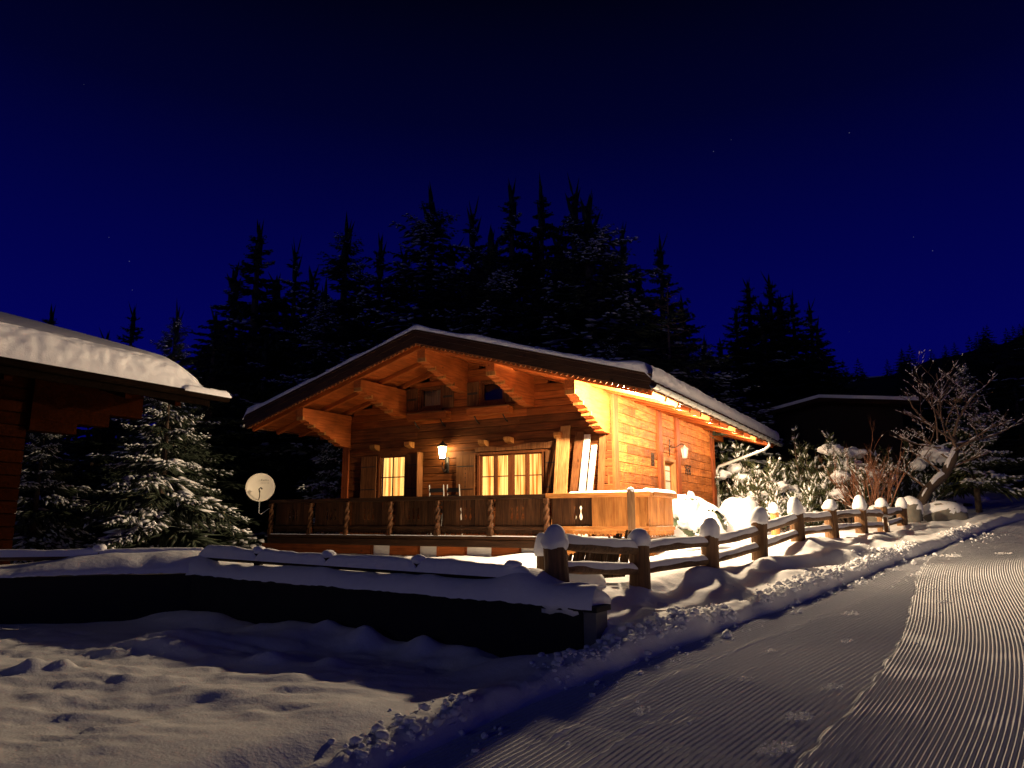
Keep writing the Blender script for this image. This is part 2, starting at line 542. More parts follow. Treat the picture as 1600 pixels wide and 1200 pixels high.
def ground(t, d, detail=True):
    t = np.asarray(t, float); d = np.asarray(d, float)
    x, y = td2xy(t, d)
    ed = edge(t) + 0.05 * vn(t * 1.7, 0.5, 3) + 0.025 * vn(t * 5.1, 1.5, 4)
    e = d - ed
    zr = roadz(t)
    zroad = zr
    # open field in front of the wall
    field = 0.47 + 0.012 * np.clip(-x, -2, 8) - 0.03 * sst(6.5, 8.5, y)
    if detail:
        n1 = fbm(x * 0.9 + 3, y * 1.9, 21, 3)
        n2 = vn(x * 2.2 + 1.1 * n1, y * 5.2 + 0.5 * x, 31)
        n3 = fbm(x * 5.5, y * 9, 41, 2)
        amp = sst(4.1, 5.2, d) * (1 - 0.75 * sst(7.3, 8.2, y + 0.25 * x))
        n4 = vn(x * 3.4 + 0.8 * n1, y * 8.5 + 1.2 * x, 33)
        n5 = vn(x * 1.6, y * 1.6, 35)
        field = field + amp * (0.026 * n1 + 0.020 * np.maximum(n2, -0.35) + 0.019 * n4 * (0.6 + 0.6 * n5) + 0.012 * n3)
        field = field + amp * 0.010 * fbm(x * 13 + n1, y * 17, 37, 2) * np.clip(0.3 + n5, 0, 1)
        # small humps and pits
        for (hx, hy, hr, ha) in ((-4.05, 6.55, 0.13, 0.12), (-3.82, 6.62, 0.09, 0.08), (-2.2, 7.1, 0.2, 0.07), (-1.6, 6.9, 0.16, 0.08),
                                 (-3.4, 7.9, 0.6, 0.16), (-2.4, 8.3, 0.5, 0.10), (-0.1, 6.9, 0.35, 0.10), (0.35, 6.55, 0.40, 0.16),
                                 (-0.9, 7.9, 0.16, 0.10), (-1.55, 8.15, 0.18, 0.12), (-2.05, 8.55, 0.15, 0.10), (-2.9, 8.9, 0.22, 0.10),
                                 (-.35, 7.35, .55, -.13), (-1.5, 8.0, .6, -.05), (-2.6, 5.1, 0.22, -0.03), (-2.0, 5.25, 0.2, -0.03), (-3.0, 5.6, 0.25, -0.03), (-1.2, 5.4, 0.3, 0.05)):
            field = field + ha * np.exp(-((x - hx) ** 2 + (y - hy) ** 2) / (hr * hr))
        # drift lying against the foot of the wall
        sw = (x - KW[0]) * VV[0] + (y - KW[1]) * VV[1]
        field = field + 0.10 * np.exp(-((sw + 0.15) / 0.35) ** 2) * (1 + 0.8 * vn(x * 2.4, 3.3, 51))
    # yard behind wall and fence
    zb = np.interp(t, ZB_T, ZB_Z)
    yard = zb - 0.25 * sst(5.9, 8.2, d) + hill(x, y)
    if detail:
        yard = yard + 0.05 * fbm(x * 0.8, y * 0.8, 61, 3) + 0.02 * vn(x * 3, y * 3, 65)
    sw = (x - KW[0]) * VV[0] + (y - KW[1]) * VV[1]
    sl = y - (LW[1] + (x - LW[0]) * 0.262) - 0.03
    swall = np.where(x < LW[0], sl, sw)
    m_wall = sst(0.06, 0.26, swall)
    m_open = sst(-0.55, 0.55, sw + 0.15 * vn(x * 3, y * 3, 71))
    mk = sst(4.10, 4.28, d)
    mask = m_open * (1 - mk) + m_wall * mk
    inner = field * (1 - mask) + yard * mask
    # bank beside the road
    bank_on = sst(5.3, 6.3, t)
    q_ = np.clip((e - 0.10) / 1.05, 0, 1)
    rise = q_ * (1 - 0.25 * np.sin(math.pi * q_) ** 2) * (1 - sst(.9, 1, q_)) + sst(.9, 1, q_)
    rise0 = sst(0.18, 0.55, e)
    rr = rise * bank_on + rise0 * (1 - bank_on)
    crest = zr + 0.115 + 0.035 * bank_on + 0.04 * vn(t * 1.3, 2.2, 81)
    z = crest * (1 - rr) + inner * rr
    if detail:
        # drifted waves on the bank, running roughly along the road
        bw = sst(0.15, 0.45, e) * (1 - sst(1.1, 1.6, e)) * bank_on
        wv = vn(t * 0.75 + e * 1.6, e * 1.9, 91)
        wv2 = vn(t * 2.1 - e * 2.0, e * 4.0, 93)
        z = z + bw * (0.075 * wv + 0.035 * wv2)
        # hollows around posts
        crumb = np.exp(-((e - 0.16) / 0.14) ** 2)
        z = z + crumb * (0.035 * np.abs(vn(t * 6.0, d * 6.0, 95)) + 0.03 * np.maximum(0, vn(t * 13, d * 13, 97)) + 0.02 * np.maximum(0, vn(t * 27, d * 27, 99)))
    # cut face down to the road
    cut = sst(-0.10, 0.10, e)
    z = (zroad - 0.05) * (1 - cut) + z * cut
    return z


def gz(x, y):
    t = x * RD[0] + y * RD[1]; d = x * RN[0] + y * RN[1]
    return float(ground(np.array([t]), np.array([d]))[0])


# ---------------------------------------------------------------- ground and road
tt = np.concatenate([np.arange(-16, -4, 0.5), np.arange(-4, -1, 0.1), np.arange(-1, 12, 0.045), np.arange(12, 22, 0.06),
                     np.arange(22, 34, 0.3), np.arange(34, 130, 2.0)])
dd_e = np.concatenate([np.array([-0.15, -0.10, -0.06, -0.03, 0.0, 0.03, 0.06, 0.1]), np.arange(0.13, 2.6, 0.04), np.arange(2.6, 8, 0.055),
                       np.arange(8, 20, 0.4), np.arange(20, 130, 3.0)])
T2, E2 = np.meshgrid(tt, dd_e, indexing='ij')
D2 = edge(T2) + E2
GX, GY = td2xy(T2, D2)
GZ = ground(T2, D2)
snow_ground = link('snow_ground', grid_mesh('snow_ground', GX, GY, GZ), M['snow'], smooth=True, kind='structure')

PITCH = 0.031
PITCH_L = 0.046


def groove(c, seed, x, y, pitch=0.031, a0=0.0072):
    ph = c / pitch
    amp = a0 * np.clip(0.95 + 0.12 * fbm(x * 1.5, y * 1.5, seed, 3) - 0.7 * np.maximum(0, vn(x * 2.6, y * 2.6, seed + 9) - 0.45), 0.2, 1.3)
    prof = (1 - np.abs(np.sin(math.pi * ph)) ** 0.9) * 2 - 1
    return amp * prof


def gcurve(t):
    return np.interp(t, [-20, 2, 5, 6.4, 8.3, 10, 11.5, 13, 14.5, 16, 18, 30, 60], [-0.6, -0.12, 0, .10, .35, .70, 1.02, 1.30, 1.52, 1.60, 1.62, 1.0, -6])


def sm_gcurve(t):
    s = 0
    for k, w in ((-1.0, .1), (-.6, .2), (-.2, .2), (.2, .2), (.6, .2), (1.0, .1)):
        s = s + w * gcurve(t + k)
    return s


# first groomer pass: straight combing along the road edge
t1 = np.concatenate([np.arange(-2, 12, 0.10), np.arange(12, 24, 0.2), np.arange(24, 60, 1.0)])
f1 = np.arange(0, 2.6, PITCH_L / 7)
T1, F1 = np.meshgrid(t1, f1, indexing='ij')
D1 = edge(T1) + 0.06 - F1
X1, Y1 = td2xy(T1, D1)
Z1 = roadz(T1) + groove(F1 + 0.004 * vn(T1 * 0.6, 0.3, 5), 101, X1, Y1, PITCH_L, 0.0130)
for wc, ww, wa in ((0.62, 0.05, 0.02), (1.05, 0.025, 0.012), (1.55, 0.10, 0.006), (1.95, 0.08, 0.006)):
    lump = np.maximum(0, vn(T1 * 9, F1 * 14, 111 + int(wc * 10)) + 0.25) * (0.4 + 0.6 * np.maximum(0, vn(T1 * 0.8, wc, 113) + 0.4))
    Z1 += wa * np.exp(-((F1 - wc + 0.03 * vn(T1 * .7, 9.1, 7)) / ww) ** 2) * lump
Z1 += 0.002 * fbm(X1 * 1.1, Y1 * 1.1, 121, 2)
road_a = link('groomed_road', grid_mesh('groomed_road', X1, Y1, Z1), M['road_snow'], smooth=True, kind='structure')

# second pass, swinging across, a touch higher
t2 = np.concatenate([np.arange(-3, 12, 0.10), np.arange(12, 20, 0.16), np.arange(20, 32, 0.5), np.arange(32, 60, 2.0)])
c2 = np.concatenate([np.arange(1.85, -1.25, -PITCH / 6)])
TT, CC = np.meshgrid(t2, c2, indexing='ij')
DD = CC + sm_gcurve(TT)
over = DD - (edge(TT) - 0.12)
X2, Y2 = td2xy(TT, DD)
Z2 = roadz(TT) + 0.012 + groove(CC, 131, X2, Y2) + 0.004 * fbm(X2 * 1.1, Y2 * 1.1, 121, 2)
Z2 += 0.010 * np.maximum(0, vn(X2 * 11, Y2 * 11, 141)) * np.maximum(0, vn(X2 * 1.3, Y2 * 1.3, 143) - 0.25)
Z2 -= 0.03 * sst(1.78, 1.85, CC + 0.03 * vn(TT * 4, 3.0, 145))
Z2 -= 0.4 * sst(0, 0.05, over)
Z2 -= 0.05 * sst(17, 19.5, TT)
road_b = link('groomed_road', grid_mesh('groomed_road_pass', X2, Y2, Z2), M['road_snow'], smooth=True, kind='structure')

# (crumb patches on the second pass are added below)
# rest of the piste to the right
t3 = np.concatenate([np.arange(-16, 30, 1.0), np.arange(30, 130, 5.0)])
c3 = np.concatenate([np.arange(-1.0, -6, -0.5), np.arange(-6, -60, -4)])
T3, C3 = np.meshgrid(t3, c3, indexing='ij')
D3 = np.minimum(C3 + sm_gcurve(T3), edge(T3) + 0.2 + C3)
X3, Y3 = td2xy(T3, D3)
Z3 = roadz(T3) - 0.004 + 0.02 * fbm(X3 * .5, Y3 * .5, 151, 2) - 0.02
link('piste', grid_mesh('piste', X3, Y3, Z3), M['road_snow'], smooth=True, kind='structure')

# lumps thrown up along the edge of the groomed track
def ico_template():
    import bmesh
    bm = bmesh.new(); bmesh.ops.create_icosphere(bm, subdivisions=1, radius=1.0)
    V = np.array([v.co[:] for v in bm.verts]); F = np.array([[v.index for v in f.verts] for f in bm.faces]); bm.free()
    return V, F


ICO_V, ICO_F = ico_template()


def lumps(name, P, R, mat, flat=0.75, seed=1, **kw):
    r = np.random.default_rng(seed)
    n = len(P)
    J = 1 + r.uniform(-0.28, 0.28, (n, len(ICO_V), 1))
    V = ICO_V[None] * J * np.asarray(R)[:, None, None] * np.array([1, 1, flat])
    V = V + np.asarray(P)[:, None, :]
    F = ICO_F[None] + (np.arange(n) * len(ICO_V))[:, None, None]
    return link(name, mesh_np(name, V.reshape(-1, 3), F.reshape(-1, 3)), mat, smooth=True, **kw)


nl = 2600
lt = rng.uniform(2.5, 21, nl) ** 1.0
le = np.abs(rng.normal(0.0, 0.16, nl)) + 0.02
le[::9] = -rng.uniform(0.0, 0.35, len(le[::9]))
lr = np.clip(rng.gamma(2.0, 0.0085, nl), 0.007, 0.06)
clus = vn(lt * 1.2, 0.7, 161) > -0.35
lt, le, lr = lt[clus], le[clus], lr[clus]
ldd = edge(lt) + le
lx, ly = td2xy(lt, ldd)
lz = np.maximum(ground(lt, ldd), np.where(le < 0.05, roadz(lt) + 0.004, -9)) + lr * 0.3
lumps('snow_crumbs', np.stack([lx, ly, lz], 1), lr, M['snow_rough'], seed=3, kind='stuff',
      label='loose snow crumbs along the edge of the groomed track', category='snow')
# scuffed patches on the combed snow
scP, scR = [], []
for sc_k, (st_, sd_, sr_, sn_) in enumerate(((4.55, 1.95, .10, 70), (5.2, 2.05, .08, 45), (6.0, 2.1, .07, 35), (4.75, 3.0, .06, 18), (5.9, 2.75, .05, 14), (6.9, 2.95, .05, 16), (7.6, 2.5, .06, 18), (9.0, 2.9, .09, 30), (10.2, 2.2, .08, 25), (12.5, 3.0, .15, 60), (15.2, 3.1, .18, 90), (15.8, 2.4, .14, 50))):
    a = rng.uniform(0, 6.28, sn_); q = sr_ * np.sqrt(rng.uniform(0, 1, sn_))
    pt = st_ + q * np.cos(a) * 1.5; pd = sd_ + q * np.sin(a)
    px_, py_ = td2xy(pt, pd)
    scP.append(np.stack([px_, py_, roadz(pt) + .016], 1)); scR.append(rng.uniform(.006, .014, sn_))
lumps('snow_crumbs', np.concatenate(scP), np.concatenate(scR), M['snow_rough'], flat=.6, seed=20, kind='stuff',
      label='scuffed patches of broken snow on the groomed track', category='snow')
# crumbs on the track itself
nl = 900
lt = rng.uniform(3.5, 20, nl); lf = rng.uniform(0.3, 4.2, nl)
keep = (np.exp(-((lf - 0.62) / 0.06) ** 2) + np.exp(-((lf - (4.0 - 1.9 - sm_gcurve(lt))) / 0.12) ** 2) * 0.9 + 0.05) > rng.uniform(0, 1, nl)
lt, lf = lt[keep], lf[keep]
lx, ly = td2xy(lt, edge(lt) - lf)
lr = rng.uniform(0.006, 0.016, len(lt))
lumps('snow_crumbs', np.stack([lx, ly, roadz(lt) + 0.012], 1), lr, M['snow_rough'], seed=5, kind='stuff',
      label='small snow crumbs scattered over the groomed track', category='snow')


# ---------------------------------------------------------------- chalet
chalet = thing('chalet', 'timber chalet with lit windows, carved balcony and thin snow on its gable roof', 'house',
               (HC[0], HC[1], 0), -TH)
WL, WR, WF, WB = -9.50, -1.32, 1.42, 10.15      # wall extents (u, v)
RU, RZ, RS = -5.42, 6.02, 0.288                 # ridge u, ridge soffit height, roof slope
EV = 5.78                                       # half width to the eaves
RF, RB = -0.68, 12.1                            # roof front and rear


def soff(u):
    return RZ - RS * abs(u - RU)


rnd = random.Random(7)
_cache = {}


def plank_mesh(L, T, H, c=0.01, kind=0):
    k = (round(L, 2), round(T, 3), round(H, 3), c, kind)
    if k not in _cache:
        _cache[k] = MB().cbox(-k[0] / 2, k[0] / 2, -k[1] / 2, k[1] / 2, -k[2] / 2, k[2] / 2, c).mesh('board')
    return _cache[k]


def sub_iv(lo, hi, holes):
    iv = [(lo, hi)]
    for a, b in holes:
        nv = []
        for x0, x1 in iv:
            if b <= x0 or a >= x1:
                nv.append((x0, x1))
            else:
                if a > x0: nv.append((x0, a))
                if b < x1: nv.append((b, x1))
        iv = nv
    return [q for q in iv if q[1] - q[0] > 0.06]


# window openings on the front (u0,u1,z0,z1)
WIN1 = (-8.24, -7.26, 2.36, 3.60)
WIN2 = (-4.99, -3.06, 2.30, 3.50)
GW1 = (-6.87, -6.11, 4.73, 5.36)
GW2 = (-4.91, -4.19, 4.73, 5.36)
front_wall = link('front_wall', MB().prism_y([(WL + .03, 0.3), (WR - .03, 0.3), (WR - .03, soff(WR) - .02), (RU, RZ - .06), (WL + .03, soff(WL) - .02)], WF + 0.30, WF + 0.36).mesh('wall_core'), M['black'], chalet)
HB = 0.192
z = 1.28
i = 0
while z < 6.0:
    zm = z + HB / 2
    half = (RZ - (z + HB)) / RS
    if half < 0.15:
        break
    lo = max(WL, RU - half); hi = min(WR, RU + half)
    holes = [(a - 0.0, b) for a, b, z0, z1 in (WIN1, WIN2, GW1, GW2) if z0 < zm < z1]
    for a, b in sub_iv(lo, hi, holes):
        # split long courses with butt joints
        cuts = [a]
        while b - cuts[-1] > 4.2:
            cuts.append(cuts[-1] + rnd.uniform(2.4, 3.6))
        cuts.append(b)
        for c0, c1 in zip(cuts[:-1], cuts[1:]):
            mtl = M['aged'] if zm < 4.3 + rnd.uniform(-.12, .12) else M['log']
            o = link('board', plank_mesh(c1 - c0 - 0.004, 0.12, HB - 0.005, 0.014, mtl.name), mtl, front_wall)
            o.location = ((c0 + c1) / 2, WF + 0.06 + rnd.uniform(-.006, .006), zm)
    z += HB
    i += 1

# right-hand side wall: hewn boards between posts
side_wall = link('side_wall', MB().box(WR - 0.36, WR - 0.3, WF + .3, WB - .3, 0.3, soff(WR) - .05).mesh('wall_core'), M['black'], chalet)
SP = [(1.42, 1.72), (4.55, 4.86), (6.08, 6.40), (9.78, 10.12)]
DOOR = (5.05, 5.92, 1.5, 3.42)
z = 1.28
while z < soff(WR) - 0.05:
    H = min(0.235, soff(WR) - 0.02 - z)
    if H < .06: break
    zm = z + H / 2
    for (a0, a1), (b0, b1) in zip(SP[:-1], SP[1:]):
        holes = [(DOOR[0] - .08, DOOR[1] + .08)] if DOOR[2] < zm < DOOR[3] + .08 else []
        for s0, s1 in sub_iv(a1, b0, holes):
            mid = rnd.uniform(s0 + .4, s1 - .4) if s1 - s0 > 1.6 else None
            for c0, c1 in ([(s0, mid), (mid, s1)] if mid else [(s0, s1)]):
                o = link('board', plank_mesh(c1 - c0 - 0.005, 0.12, H - 0.005, 0.012, 'h'), M['hewn'], side_wall)
                o.location = (WR - 0.06 + rnd.uniform(-.006, .006), (c0 + c1) / 2, zm)
                o.rotation_euler = (0, 0, math.pi / 2)
    z += 0.235
for a0, a1 in SP:
    MB().prism_z([(WR - .12, a0), (WR + .05, a0 + .012), (WR + .062, a0 + .02), (WR + .062, a1 - .02), (WR + .05, a1 - .012), (WR - .12, a1)], 0.8, soff(WR) - 0.01).build('corner_post' if a0 < 2 or a0 > 9 else 'wall_post', M['post'], side_wall)
# rear and left walls
MB().box(WL, WL + .12, WF + .13, WB, .3, soff(WL)).build('left_wall', M['log'], chalet)
MB().prism_y([(WL, .3), (WR - .13, .3), (WR - .13, soff(WR)), (RU, RZ), (WL, soff(WL))], WB - .12, WB).build('rear_wall', M['log'], chalet)
# left front corner post
MB().box(WL - .03, WL + .2, WF - .05, WF + .0, 1.2, 4.0).build('corner_post', M['post'], chalet)

# --- door on the side
door = MB().box(WR - .14, WR - .10, DOOR[0], DOOR[1], DOOR[2], DOOR[3]).build('door', M['balcl'], chalet)
MB().box(WR - .10, WR + .03, DOOR[0] - .08, DOOR[0], DOOR[2], DOOR[3] + .08).build('door_jamb', M['board'], door)
MB().box(WR - .10, WR + .03, DOOR[1], DOOR[1] + .08, DOOR[2], DOOR[3] + .08).build('door_jamb', M['board'], door)
MB().box(WR - .10, WR + .03, DOOR[0], DOOR[1], DOOR[3], DOOR[3] + .08).build('door_head', M['board'], door)
MB().box(WR - .10, WR - .09, DOOR[0] + .12, DOOR[1] - .12, 2.35, DOOR[3] - .12).build('pane', plain('door_lace', (0.62, 0.58, 0.48), .7, noise=.5, nscale=26), door)
for k in range(3):
    MB().box(WR - .088, WR - .075, DOOR[0] + .12, DOOR[1] - .12, 2.6 + k * .28, 2.62 + k * .28).build('glazing_bar', M['board'], door)
MB().tube([(WR - .09, DOOR[0] + .08, 2.3), (WR - .03, DOOR[0] + .08, 2.3), (WR - .03, DOOR[0] + .2, 2.3)], .012, 6).build('handle', M['iron'], door)


# --- windows
def window(name_lbl, w, casements, lit, bars=True):
    u0, u1, z0, z1 = w
    f = MB()
    fw = 0.06
    f.box(u0, u1, WF - .015, WF + .10, z1 - fw, z1).box(u0, u1, WF - .015, WF + .10, z0, z0 + fw)
    f.box(u0, u0 + fw, WF - .015, WF + .10, z0 + fw, z1 - fw).box(u1 - fw, u1, WF - .015, WF + .10, z0 + fw, z1 - fw)
    win = f.build('window', M['window'], chalet)
    iu0, iu1, iz0, iz1 = u0 + fw, u1 - fw, z0 + fw, z1 - fw
    n = casements
    cw = (iu1 - iu0) / n
    for k in range(n):
        a, b = iu0 + k * cw, iu0 + (k + 1) * cw
        st = 0.05 if n > 1 else 0.02
        if n == 4 and k in (1,): bs = 0.085
        else: bs = st
        as_ = 0.085 if (n == 4 and k == 2) else st
        g = MB()
        g.box(a, a + as_, WF + .03, WF + .08, iz0, iz1).box(b - bs, b, WF + .03, WF + .08, iz0, iz1)
        g.box(a + as_, b - bs, WF + .03, WF + .08, iz0, iz0 + .05).box(a + as_, b - bs, WF + .03, WF + .08, iz1 - .035, iz1)
        g.build('casement', M['window'], win)
        MB().box(a + as_, b - bs, WF + .050, WF + .054, iz0 + .05, iz1 - .035).build('pane', M['glass'], win)
        if bars:
            MB().box(a + as_, b - bs, WF + .036, WF + .0495, iz0 + (iz1 - iz0) * .48, iz0 + (iz1 - iz0) * .48 + .026).build('glazing_bar', M['window'], win)
            if n == 1:
                MB().box((a + b) / 2 - .017, (a + b) / 2 + .017, WF + .033, WF + .0485, iz0 + .05, iz1 - .035).build('glazing_bar', M['window'], win)
        if lit is not None:
            nx = 60
            us = np.linspace(a, b, nx)
            vv = WF + .16 + .018 * np.sin((us - a) * 2 * math.pi / .075 + 1.1 * np.sin((us - a) * 9))
            Vv = [(u_, v_, z_) for z_ in (iz0, iz1) for u_, v_ in zip(us, vv)]
            Ff = [(q, q + 1, nx + q + 1, nx + q) for q in range(nx - 1)]
            MB().add(Vv, Ff).build('curtain', lit, win, smooth=True)
    MB().box(u0, u1, WF + .22, WF + .26, z0, z1).build('dark_interior', M['black'], win)
    MB().box(u0 - .05, u1 + .05, WF - .09, WF - .016, z0 - .05, z0 - .002).build('sill', M['window'], win)
    return win


window('w', WIN1, 1, M['curtain'])
window('w', WIN2, 4, M['curtain'])
window('w', GW1, 1, M['curtain_dim'], bars=False)
window('w', GW2, 1, None, bars=False)


def shutter(u0, u1, z0, z1, dots=True, skew=0.0):
    sh = MB().box(u0 + .02, u1 - .02, WF - .030, WF - .014, z0 + .25, z0 + .33).box(u0 + .02, u1 - .02, WF - .030, WF - .014, z1 - .33, z1 - .25).build('shutter', M['shutter'], chalet)
    n = 3
    w = (u1 - u0) / n
    for k in range(n):
        MB().cbox(-(z1 - z0) / 2, (z1 - z0) / 2, -w / 2 + .002, w / 2 - .002, -.012, .012, .004)
        o = link('plank', MB().box(u0 + k * w + .002, u0 + (k + 1) * w - .002, WF - .055, WF - .031, z0, z1).mesh('plank'), M['shutter'], sh)
    if dots:
        for k in range(5):
            zc = (z0 + z1) / 2 - .22 + k * .11
            uc = (u0 + u1) / 2
            MB().prism_y([(uc, zc - .022), (uc + .014, zc), (uc, zc + .022), (uc - .014, zc)], WF - .058, WF - .050).build('hole_shade', M['black'], sh)  # solid black diamonds, painted as the shade inside the shutter holes
    for zc in (z0 + .29, z1 - .29):
        MB().box(u0 + .02, u1 - .03, WF - .060, WF - .0555, zc - .012, zc + .012).build('hinge_strap', M['iron'], sh)
    return sh


shutter(-8.82, -8.27, 2.36, 3.56, dots=False)
shutter(-7.22, -6.70, 2.36, 3.56, dots=False)
shutter(-5.60, -5.04, 2.30, 3.46)
shutter(-3.02, -2.50, 2.30, 3.46)
# half-open edge of the shutter by the lantern
MB().box(-6.69, -6.665, WF - .30, WF - .06, 2.36, 3.58).build('shutter', M['shutter'], chalet)
# gable-window shutters
shutter(-7.27, -6.90, 4.73, 5.34, dots=False)
shutter(-6.08, -5.72, 4.73, 5.34, dots=False)
shutter(-5.30, -4.94, 4.73, 5.34, dots=False)
shutter(-4.16, -3.80, 4.73, 5.34, dots=False)

# small log-end corbels over the windows
for uc, zc in ((-8.30, 3.78), (-7.10, 3.80), (-4.75, 3.72), (-4.0, 3.76), (-2.62, 3.78)):
    c = MB().prism_x([(WF, zc - .08), (WF - .16, zc - .05), (WF - .22, zc + .0), (WF - .22, zc + .08), (WF, zc + .08)], uc - .09, uc + .09).build('log_end', M['balcl'], chalet)
# window heads with carved pelmet
for (u0, u1, z0, z1) in (WIN2,):
    pts = [(u0 - .05, z1 + .02)]
    for k in range(17):
        s = k / 16
        pts.append((u0 - .05 + s * (u1 - u0 + .35), z1 + .12 + .03 * math.sin(s * 12) + (0.22 * max(0, s - .55) if s > .55 else 0)))
    pts.append((u1 + .3, z1 + .02))
    MB().prism_y(pts[::-1], WF - .05, WF - .002).build('window_head', M['shutter'], chalet)

# flower boxes below the gable windows
for (a, b) in ((-7.05, -5.80), (-5.14, -3.90)):
    fb = MB().box(a, b, WF - .30, WF - .06, 4.43, 4.60).build('flower_box', M['log'], chalet)
    MB().box(a - .03, b + .03, WF - .32, WF - .04, 4.602, 4.625).build('rim', M['trim'], fb)
    for q in (a + .2, b - .2):
        MB().tube([(q, WF - .01, 4.25), (q, WF - .1, 4.28), (q, WF - .24, 4.40)], .016, 6).build('iron_bracket', M['iron'], fb)
    s_ = MB()
    nx = 14
    for k in range(nx):
        s_.lathe([(0.10, 4.628), (0.085, 4.65 + rnd.uniform(0, .02)), (0.03, 4.665 + rnd.uniform(0, .02))], 7, a + (k + .5) * (b - a) / nx, WF - .18)


# --- purlins with carved brackets
def carve(vw, vt, ztop, hwall, htip):
    """side outline (v,z) of a stepped, scrolled purlin bracket"""
    L = vw - vt
    pts = [(vw, ztop), (vt, ztop), (vt, ztop - htip * .75)]
    steps = 4
    for k in range(steps):
        v0 = vt + L * (k * 0.215)
        v1 = vt + L * ((k + 1) * 0.215)
        za = ztop - (htip + (hwall - htip) * (k / steps))
        zb_ = ztop - (htip + (hwall - htip) * ((k + 1) / steps))
        # rounded nose then a shallow cove
        for s in range(7):
            q = s / 6
            pts.append((v0 + (v1 - v0) * (0.08 + .50 * q), za + (zb_ - za) * (0.15 + 0.42 * math.sin(q * math.pi / 2))))
        pts.append((v0 + (v1 - v0) * .62, zb_ + (za - zb_) * .12))
        pts.append((v1, zb_ + (za - zb_) * .02))
    pts.append((vw, ztop - hwall))
    return pts


for uc, hw, ht in ((-9.40, .90, .26), (-7.42, .76, .24), (-5.42, .80, .26), (-3.46, .76, .24), (-1.47, .98, .26)):
    zt = soff(uc) - (0.125 if abs(uc - RU) > .5 else .135)
    pr = carve(WF, -0.46, zt, hw, ht)
    pb = MB().prism_x(pr, uc - .115, uc + .115).build('purlin_bracket', M['purlin'], chalet)
    # pale sawn noses of the carved logs
    for k in range(4):
        L = WF + .46
        v0 = -0.46 + L * (k * .215) + L * .215 * .05
        za = zt - (ht + (hw - ht) * (k / 4)) - (hw - ht) / 4 * .25
        MB().box(uc - .118, uc + .118, v0 - .012, v0 + .05, za - .02, za + .07).build('sawn_nose', M['balcl'], pb)
    MB().box(uc - .1, uc + .1, WF + .14, WB + 1.6, zt - .22, zt - .002).build('purlin', M['purlin'], chalet)

# --- roof
roof = thing('roof_tmp', 'x', 'x')
roof_prof = [(RU - EV, RZ - RS * EV + .03), (RU, RZ + .03), (RU + EV, RZ - RS * EV + .03), (RU + EV, RZ - RS * EV + .22), (RU, RZ + .24), (RU - EV, RZ - RS * EV + .22)]
roof_o = MB().prism_y(roof_prof, RF + .06, RB).build('roof', M['fascia'], chalet)
bpy.data.objects.remove(roof)
ang = math.atan(RS)
SL = EV / math.cos(ang)
# soffit boards, running front to back on the overhangs, laid on the rafters
nb = 30
for side in (-1, 1):
    for k in range(nb):
        s0 = SL * (k + .5) / nb
        for (v0, v1) in ((RF + .08, WF - .01), (WF + .01, RB - .02)):
            if v1 > 3 and k < nb - 9:
                continue
            mtl = M['board'] if (k >= nb - 2 and side == 1) else M['soffit']
            me = plank_mesh(round(v1 - v0, 2), .022, SL / nb - .004, .004)
            o = link('soffit_board', me, None, roof_o)
            if len(me.materials) == 0:
                me.materials.append(M['soffit'])
            if mtl is not M['soffit']:
                o.material_slots[0].link = 'OBJECT'; o.material_slots[0].material = mtl
            uu = RU + side * s0 * math.cos(ang); zz = RZ - s0 * math.sin(ang) + .012
            o.matrix_local = Matrix.Translation((uu, (v0 + v1) / 2, zz)) @ Matrix.Rotation(side * ang, 4, 'Y') @ Matrix.Rotation(math.pi / 2, 4, 'Z') @ Matrix.Rotation(math.pi / 2, 4, 'X')
# rafters
rv = -0.42
raf = MB().cbox(-SL / 2 + .02, SL / 2 - .04, -.055, .055, -.06, .06, .008).mesh('rafter')
raf.materials.append(M['rafter'])
while rv < RB - .1:
    for side in (-1, 1):
        o = link('rafter', raf, None, roof_o)
        uu = RU + side * EV / 2; zz = RZ - RS * EV / 2 - .062
        o.matrix_local = Matrix.Translation((uu, rv, zz)) @ Matrix.Rotation(side * ang, 4, 'Y')
    rv += 0.86
# fascia boards on the front gable and scalloped valance
for side in (-1, 1):
    def slope_poly(z_lo, z_hi, y0, y1, nm, mt, ext=0.0):
        us = [RU, RU + side * (EV + ext)]
        p = [(us[0], RZ + z_lo), (us[1], RZ - RS * (EV + ext) + z_lo), (us[1], RZ - RS * (EV + ext) + z_hi), (us[0], RZ + z_hi)]
        if side < 0: p = p[::-1]
        return MB().prism_y(p, y0, y1).build(nm, mt, roof_o)
    slope_poly(-.03, .15, RF, RF + .058, 'fascia_board', M['fascia'], .04)
    slope_poly(.13, .27, RF - .035, RF - .002, 'fascia_board', M['fascia'], .06)
    slope_poly(.245, .29, RF - .07, RF - .037, 'fascia_board', M['fascia'], .08)
    # scallops
    pts = [(RU, RZ - .028), ]
    n = 46
    low = []
    for k in range(n):
        for q in range(5):
            s = (k + q / 5) / n
            uu = RU + side * EV * s
            low.append((uu, RZ - RS * EV * s - .045 - .055 * abs(math.sin(math.pi * q / 5))))
    poly = [(RU + side * EV, RZ - RS * EV - .032), (RU, RZ - .032)] + low
    # triangulate as strip of quads for safety
    Vt = []; Ft = []
    for (uu, zz) in low:
        zt = RZ - RS * abs(uu - RU) - .032
        for yy in (RF + .002, RF + .03):
            Vt += [(uu, yy, zt), (uu, yy, zz)]
    for k in range(len(low) - 1):
        a = k * 4; b = a + 4
        Ft += [(a, a + 1, b + 1, b), (a + 2, b + 2, b + 3, a + 3), (a + 1, a + 3, b + 3, b + 1)]
    MB().add(Vt, Ft).build('scalloped_valance', M['trim'], roof_o)
